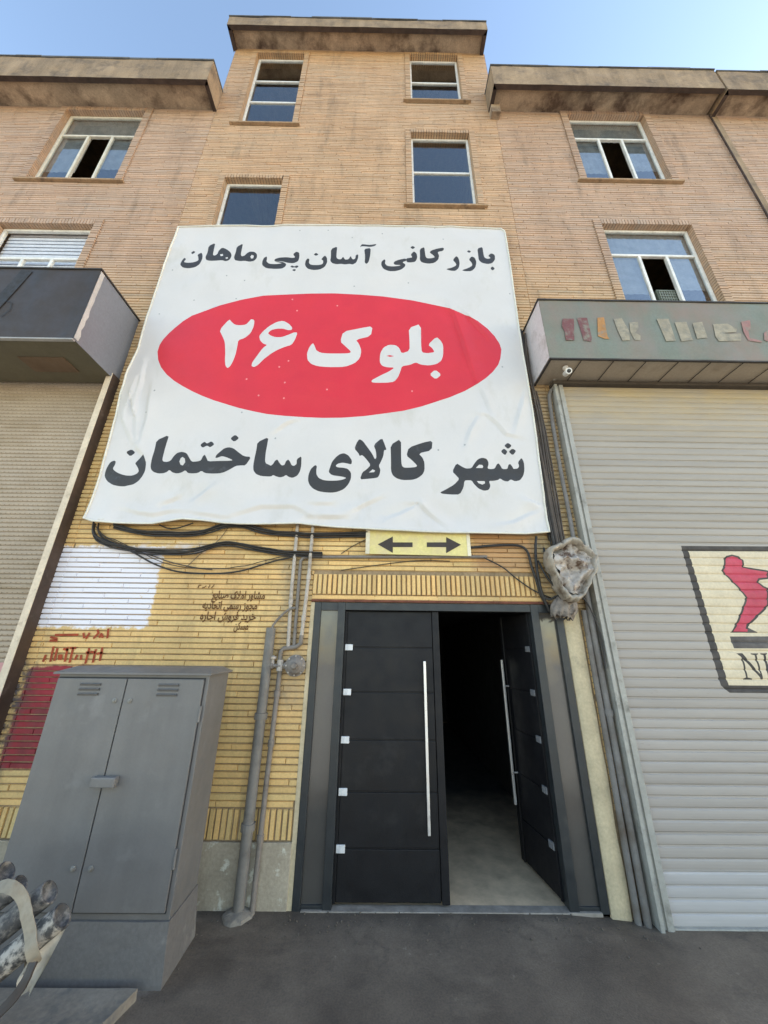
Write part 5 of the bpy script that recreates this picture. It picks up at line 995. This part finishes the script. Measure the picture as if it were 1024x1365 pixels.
# ================================================================== STRAPPED ROLLS in the near left corner
AX = Vector((.78, .12, .60)).normalized()
RL = [((-1.447, -1.30, .636), .052, 'roll', 'black-and-white mottled roll, lowest and foremost in the strapped bundle'),
      ((-1.555, -1.27, .705), .050, 'roll_dark', 'dark roll with a pale rim, resting on the mottled roll in the bundle'),
      ((-1.725, -1.24, .716), .042, 'roll_dark', 'small grey roll end behind the beige strap'),
      ((-1.856, -1.18, .735), .05, 'roll_dark', 'rearmost and highest dark roll of the strapped bundle'),
      ((-1.66, -1.42, .60), .05, 'roll', 'front left roll in the bundle, its end tucked behind the strap')]
for (x, y, z), r, mt, lb in RL[:4]:
    e = Vector((x, y, z)); L = (z - .03) / AX.z; m = MB(); n = 30
    pts = [e - AX * (L * i / n) for i in range(n + 1)]
    m.tube(pts[::-1], r, 20, cap=False, rfn=lambda f: 1 + .04 * nz(f * 9, x * 9) )
    u = AX.orthogonal().normalized(); v = AX.cross(u)
    ring = lambda rr, h: [e + AX * h + (u * cos(2 * pi * k / 20) + v * sin(2 * pi * k / 20)) * rr for k in range(20)]
    m.grid([ring(r, 0), ring(r * .93, .006), ring(r * .80, .002), ring(r * .74, -.02), ring(r * .3, -.03), ring(.001, -.03)], 1, close=True, smooth=True)
    tag(m.build('wrapped_roll', [mt, 'roll_dark']), lb, 'roll', 'strapped bundle of wrapped rolls')
def band(path, wd, th, name, mats, label, cat):
    P = smooth_path(path, 8); m = MB(); rows = []
    for i, p in enumerate(P):
        tn = (P[min(i + 1, len(P) - 1)] - P[max(0, i - 1)]).normalized(); s_ = (AX - tn * AX.dot(tn)).normalized(); nn = tn.cross(s_)
        w2 = wd * (1 + .12 * nz(i * .3)); rows.append([p + s_ * w2 / 2 + nn * th, p + nn * th * 1.4, p - s_ * w2 / 2 + nn * th, p - s_ * w2 / 2 - nn * th, p - nn * th * .7, p + s_ * w2 / 2 - nn * th])
    m.grid(rows, close=True, smooth=False); m.face(rows[0]); m.face(rows[-1][::-1])
    return tag(m.build(name, mats), label, cat)
band([(-1.88, -1.25, .70), (-1.77, -1.31, .745), (-1.70, -1.335, .757), (-1.645, -1.345, .745), (-1.60, -1.35, .712), (-1.56, -1.362, .668), (-1.520, -1.370, .62), (-1.485, -1.385, .574), (-1.475, -1.36, .52), (-1.53, -1.30, .47), (-1.62, -1.2, .49)], .046, .0018, 'strap', 'strap', 'beige webbing strap looped round the bundle of rolls', 'strap')
band([(-1.452, -1.40, .545), (-1.450, -1.42, .506), (-1.47, -1.43, .462), (-1.51, -1.44, .42), (-1.57, -1.45, .375), (-1.66, -1.46, .33)], .034, .005, 'strap', 'strap_dark', 'dark strap end trailing below the bundle of rolls', 'strap')
m = MB(); rows = []
for i in range(15):
    f = i / 14; row = []
    for k in range(9):
        g_ = k / 8; x = -1.55 + .115 * g_ - .05 * f * g_ - .02 * f; z = .565 - .20 * f - .055 * (1 - g_) * (1 - f) + .03 * g_ * (1 - f)
        row.append((x, -1.285 - .022 * sin(g_ * 5 + f * 2) - .02 * nz(g_ * 3, f * 3), z))
    rows.append(row)
m.grid(rows); m.grid([[(x, y + .004, z) for x, y, z in r] for r in rows]); tag(m.build('cloth', 'sack'), 'pale rag hanging under the end of the lowest strapped roll', 'rag')
m = MB(); m.box(-2.04, -1.735, -1.43, -1.14, .02, .262, bev=.012); tag(m.build('concrete_block', 'slab'), 'rough cement block under the strapped rolls at the left edge', 'block')
# loose rubble along the wall foot
g_ = MB()
for k in range(240):
    x = random.uniform(-1.3, 2.2) if k % 3 else random.uniform(-2.4, -1.1); y = -abs(random.gauss(0, .12)) - .03 if k % 3 else random.uniform(-.9, -.25)
    if k % 3 == 0 and x < -1.24 and y > -.68: continue
    r = random.uniform(.002, .008); z = ground_z(x, y) + r * .3
    bm = bmesh.new(); bmesh.ops.create_icosphere(bm, subdivisions=1, radius=r)
    for v in bm.verts: v.co = Vector((x, y, z)) + v.co * random.uniform(.7, 1.2)
    g_.bm(bm); bm.free()
tag(g_.build('gravel', pbr('grit', srgb(92, 84, 74), .9, vary=.3, vscale=30)), kind='stuff')
o = MB(); o.lathe((-1.0, -.065, -.03), (0, 0, 1), [(0, .12), (.03, .10), (.045, .06), (.05, .043)], 18); o.v = [(x + .02 * nz(x * 20, y * 20), y + .02 * nz(x * 22, y * 18, 4), z) for x, y, z in o.v]
tag(o.build('cement_collar', 'slab'), 'rough cement lump around the foot of the wide grey pipe', 'cement lump')
